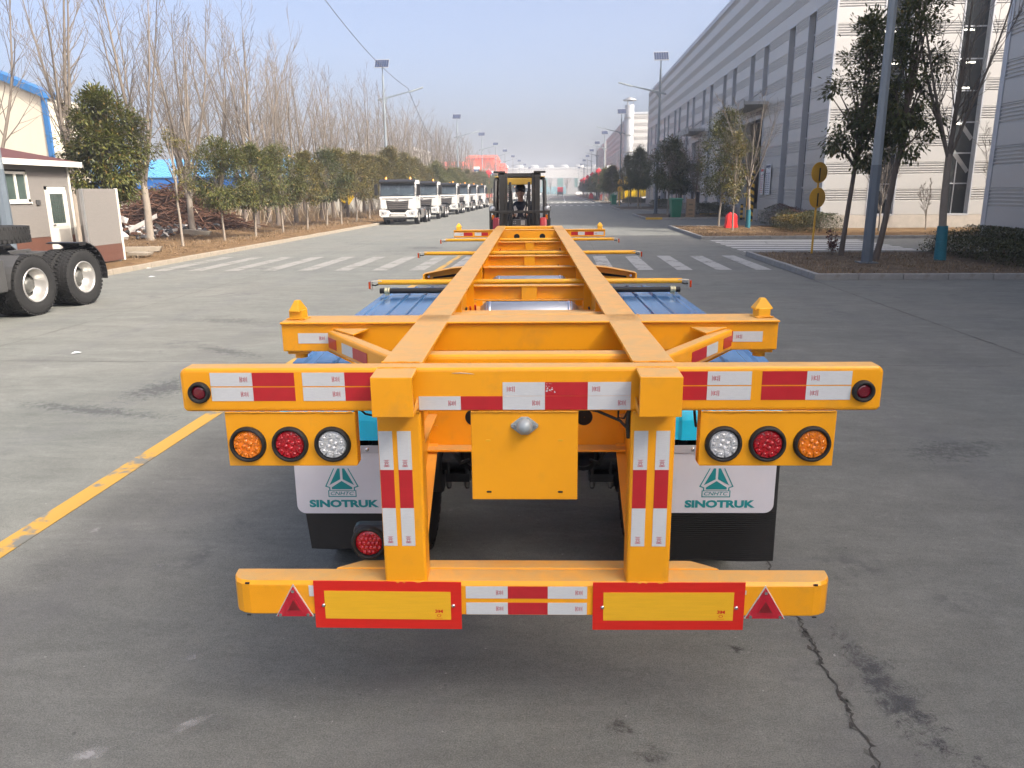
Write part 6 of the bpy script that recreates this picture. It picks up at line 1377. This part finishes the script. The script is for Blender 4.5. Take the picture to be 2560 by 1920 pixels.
for k in range(7):
    b=MB(); z=.1+.46*k; b.raw([(-.225,-.124,z),(.225,-.124,z-.24+.30),(.225,-.124,z+.28),(-.225,-.124,z+.22)],[(0,1,2,3)]) if False else b.raw([(-.225,-.124,z+.26),(.225,-.124,z),(.225,-.124,z+.22),(-.225,-.124,z+.48)],[(0,1,2,3)]); b.build('stripe','hazard_black',t)
GB='striped bollards before the hall doors'
def bollard(x,y,lab,h=1.1,r=.09):
    t=thing('bollard',lab,'bollard',(x,y,0),0,GB); b=MB(); b.cyl((0,0,0),(0,0,h),r,n=14); b.build('tube','hazard_black',t)
    for k in range(3): b=MB(); b.cyl((0,0,.16+.34*k),(0,0,.32+.34*k),r*1.02,n=14,caps=False); b.build('band','hazard_yellow',t)
bollard(12.7,56.6,'left short striped bollard in the open hall doorway'); bollard(12.8,55.4,'right short striped bollard in the open hall doorway'); bollard(12.6,77.4,'striped post right of the shuttered far door',1.9,.13); bollard(12.6,84.9,'striped post left of the shuttered far door',1.9,.13); bollard(12.2,100,'far striped bollard before the third hall door',1.4,.11)
def notice(y,z0,w,h,label,hdr):
    t=thing('notice_board',label,'notice board',(13.38,y,z0),-PI/2); b=MB(); b.box(-w/2,w/2,-.04,0,0,h); b.build('panel','board_white',t); b=MB(); b.box(-w/2+.03,w/2-.03,-.046,-.041,h-.22,h-.06)
    for k in range(int(h/.13)-3):
        for c in(-1,1): b.box(c*w*.24-w*.17,c*w*.24+w*.17*(1 if k%3 else .6),-.046,-.041,.12+.12*k,.16+.12*k)
    b.build('print',hdr,t)
notice(52.6,1.75,1.1,1.9,'larger white notice board with a blue header on the hall wall right of the door','print_dark'); notice(54.1,1.75,.75,1.7,'narrower white notice board next to the door with red heading','print_red'); notice(76.4,1.7,1.1,2.0,'white notice board right of the shuttered door','print_dark'); notice(86.6,1.7,.9,1.7,'white notice board left of the shuttered door','print_dark')
# yellow tipper skips
def tipper(x,y,rz,label,sc=1,tip=0):
    t=thing('tipper_truck',label,'truck',(x,y,0),rz); t.scale=(sc,)*3 if not hasattr(sc,'__len__') else sc
    b=MB(); b.box(-.45,.45,-.5,7.0,.75,1.05); b.build('frame','dark_steel',t)
    T=Matrix.Translation((0,7.0,1.2))@Matrix.Rotation(-tip,4,'X')@Matrix.Translation((0,-7.0,-1.2))
    b=MB(); b.prism([(2.2,1.15),(7.2,1.15),(7.6,2.9),(1.9,2.9)],'x',-1.25,1.25,0,T); o=b.build('tipping_body','body_yellow',t,.04)
    b=MB()
    for k in range(6):
        for s in(-1,1): b.box(s*1.30-.05,s*1.30+.05,2.5+.9*k,2.65+.9*k,1.2,2.85,0,T)
    b.box(-1.3,1.3,1.2,2.2,2.85,3.0,0,T); b.build('ribs','body_yellow',o)
    b=MB(); b.prism([(0,.9),(0,1.8),(.3,2.8),(1.7,2.85),(1.7,.9)],'x',-1.2,1.2); b.build('cab','black_plastic',t,.05); b=MB(); b.box(-1.05,1.05,-.02,.05,1.75,2.5); b.build('windscreen','cab_glass',t)
    for yy in(.9,4.6,5.9):
        for s in(-1,1): wheel(t,s*1.05,yy,.54,s,'outer' if yy>1 else 'front')
    return t
tipper(-25.5,66,R(-70),'yellow tipper truck half hidden behind the left trees, its body raised',1,R(24)); tipper(-22.2,76,R(100),'second yellow tipper behind the evergreens nearest the parked trucks',1,R(8)); tipper(-29.5,72,R(-80),'dark cabbed yellow tipper farthest left behind the bare trees',.95,0)
t=thing('dump_bed','bright yellow dump bed standing between the two halls on the right','dump bed',(13.2,139,0),R(-6)); b=MB(); b.prism([(-2.9,.55),(2.7,1.2),(3.2,4.9),(-2.4,4.3),(-3.3,2.2)],'y',-1.3,1.3); b.build('body','body_yellow',t,.05)
for k in range(5): b=MB(); b.box(-2.3+1.15*k,-2.12+1.15*k,-1.42,-1.29,1.0+.14*k,4.1+.1*k); b.build('rib','body_yellow',t)
b=MB(); b.prism([(-2.5,4.1),(3.1,4.7),(3.1,4.95),(-2.5,4.35)],'y',-1.44,-1.29); b.build('top_rail','body_yellow',t); b=MB(); b.box(-3.4,-3.2,-.9,-.8,.5,3.4); [b.box(-3.4,-3.2,-.9,-.5,.8+.35*k,.84+.35*k) for k in range(7)]; b.box(-3.4,-3.2,-.55,-.5,.5,3.4); b.build('ladder','body_yellow',t)
b=MB(); b.box(-2.6,2.6,-.6,.6,-.02,.75); b.build('stand','dark_steel',t)
# ---------------------------------------------------------------- scrap heap and rubbish on the left
rn=random.Random(21); b=MB()
for k in range(1300):
    a=rn.uniform(0,6.28); r=math.sqrt(rn.random()); x,y=-20.9+3.1*r*math.cos(a),41.5+3.2*r*math.sin(a); top=2.5*max(0,1-r**1.6)*(1 if x<-20.2 else .72); z=.2+top*math.sqrt(rn.random()); L=rn.uniform(.5,1.7); t=rn.uniform(0,6.28); d=Vector((math.cos(t),math.sin(t)*.8,rn.uniform(-.3,.3))); c=Vector((x,y,z)); q=rn.uniform(-.35,.35)
    b.tube([c-d*L,c-d*L*.3+Vector((0,0,q*.5)),c+d*L*.4+Vector((q*.4,0,q*.6)),c+d*L+Vector((q,q*.5,-abs(q)))],rn.uniform(.018,.042),4,0,False)
b.sph((-20.9,41.5,.2),(2.1,2.2,1.0),16,8); tag(stuff(b.build('scrap_heap','rust')),'heap of tangled rusty steel rods behind the bare trees on the left','scrap')
GD='white scraps beside the rusty heap'
for i,(x,y,z,sx,sy,sz,ry,lab) in enumerate(((-18.6,33.8,.75,.75,.08,.10,-28,'long white plank leaning on the rubbish left of the scrap heap'),(-18.9,34.2,.55,.45,.3,.05,8,'flat white sheet lying under the leaning plank'),(-19.3,33.5,.95,.22,.2,.14,20,'rounded white lump on the rubbish near the partition edge'),(-17.6,34.3,.42,.3,.12,.06,-5,'short pale offcut on the rubbish right of the leaning plank'),(-18.3,31.6,.3,.16,.16,.14,30,'white bucket shaped scrap at the foot of the rubbish'),(-14.6,25.6,.2,1.0,.16,.09,0,'long cream timber lying on the verge beside the partition'),(-13.5,24.2,.16,.35,.2,.05,0,'small cream slab on the verge near the kerb'),(-16.7,35.0,.3,.6,.2,.1,4,'pale concrete block behind the slim trunked tree'))):
    o=MB(); o.prism([(-sx,-sz),(sx*.9,-sz),(sx,sz*.7),(-sx*.95,sz)],'y',-sy,sy); q=o.build('debris',('debris_white','kerb_warm')[i in(5,6,7)],None,.01,(x,y,z+.1),(R(rn.uniform(-4,4)),R(ry),R(rn.uniform(-30,30)))); tag(q,lab,'debris',GD)
b=MB()
for k in range(260):
    x,y=rn.uniform(-20.5,-17.3),rn.uniform(31.5,38.5); s=rn.uniform(.03,.16); T=Matrix.Translation((x,y,.3+rn.random()*.35))@Matrix.Rotation(rn.uniform(0,6),4,Vector((rn.random(),rn.random(),rn.random()+.1)).normalized()); b.box(-s,s,-s*.6,s*.6,-s*.3,s*.3,rn.choice((0,0,1,2,2)),T)
tag(stuff(b.build('rubbish',['dark_steel','debris_white','rust'])),'dark and pale rubble strewn in front of the scrap heap','rubble')
for i,(x,y,s,lab) in enumerate(((-12.05,21.9,.09,'scrap of pale blue paper in the gutter by the partition'),(-10.7,19.6,.07,'small white scrap of paper on the road before the partition'),(-6.6,9.9,.05,'tiny white scrap on the road left of the trailer'))):
    b=MB(); b.raw([(-s,-s,.006),(s,-s*.6,.012),(s*.9,s,.006),(-s*.8,s*.7,.02)],[(0,1,2,3)]); tag(b.build('paper_scrap','board_white',None,0,(x,y,.003)),lab,'litter')
# ---------------------------------------------------------------- far vehicles
def red_truck(x,y):
    t=thing('red_truck','small red and dark truck far up the road seen from behind','truck',(x,y,0)); b=MB(); b.box(-1.2,1.2,0,5,1.6,3.6); b.build('body','lantern_red',t,.2); b=MB(); b.box(-1.25,1.25,-.1,6.8,.6,1.6); b.build('chassis','black_steel',t,.05)
    b=MB(); b.box(-1.2,1.2,5.2,7,1.0,3.0); b.build('cab','lantern_red',t,.1)
    for yy in(1,2.3,5.9):
        for s in(-1,1): wheel(t,s*1.05,yy,.54,s,'outer')
red_truck(-.6,330)
def car(x,y,rz,label,col='car_white'):
    t=thing('car',label,'car',(x,y,0),rz); b=MB(); b.prism([(-2.2,.35),(-2.2,.8),(-1.3,.95),(-.7,1.42),(.9,1.45),(1.6,1.0),(2.2,.85),(2.25,.35)],'y',-.88,.88); b.build('body',col,t,.08); b=MB(); b.prism([(-1.15,.97),(-.65,1.36),(.85,1.39),(1.4,1.02)],'y',-.89,.89); b.build('windows','cab_glass',t)
    for xx in(-1.4,1.4):
        for s in(-1,1): b=MB(); b.cyl((xx,s*.7,.33),(xx,s*.9,.33),.33,n=18); w=b.build('wheel','tyre',t)
car(-11,410,R(5),'white saloon car standing across the far end of the road'); car(9.5,395,R(80),'white car at the far right end of the road near the gate pillar'); car(7.3,360,R(90),'white car parked far up the right kerb beneath the evergreens')
# ---------------------------------------------------------------- air
m=bpy.data.materials.new('haze_air'); m.use_nodes=True; nt=m.node_tree; nt.nodes.remove(nt.nodes['Principled BSDF']); v=nt.nodes.new('ShaderNodeVolumePrincipled'); v.inputs['Color'].default_value=(.80,.86,.95,1); v.inputs['Density'].default_value=.0013; v.inputs['Anisotropy'].default_value=.2
nt.links.new(v.outputs[0],nt.nodes['Material Output'].inputs['Volume']); MATS['haze_air']=m
b=MB(); b.box(-300,300,-140,900,-1.5,34); stuff(b.build('haze','haze_air'))
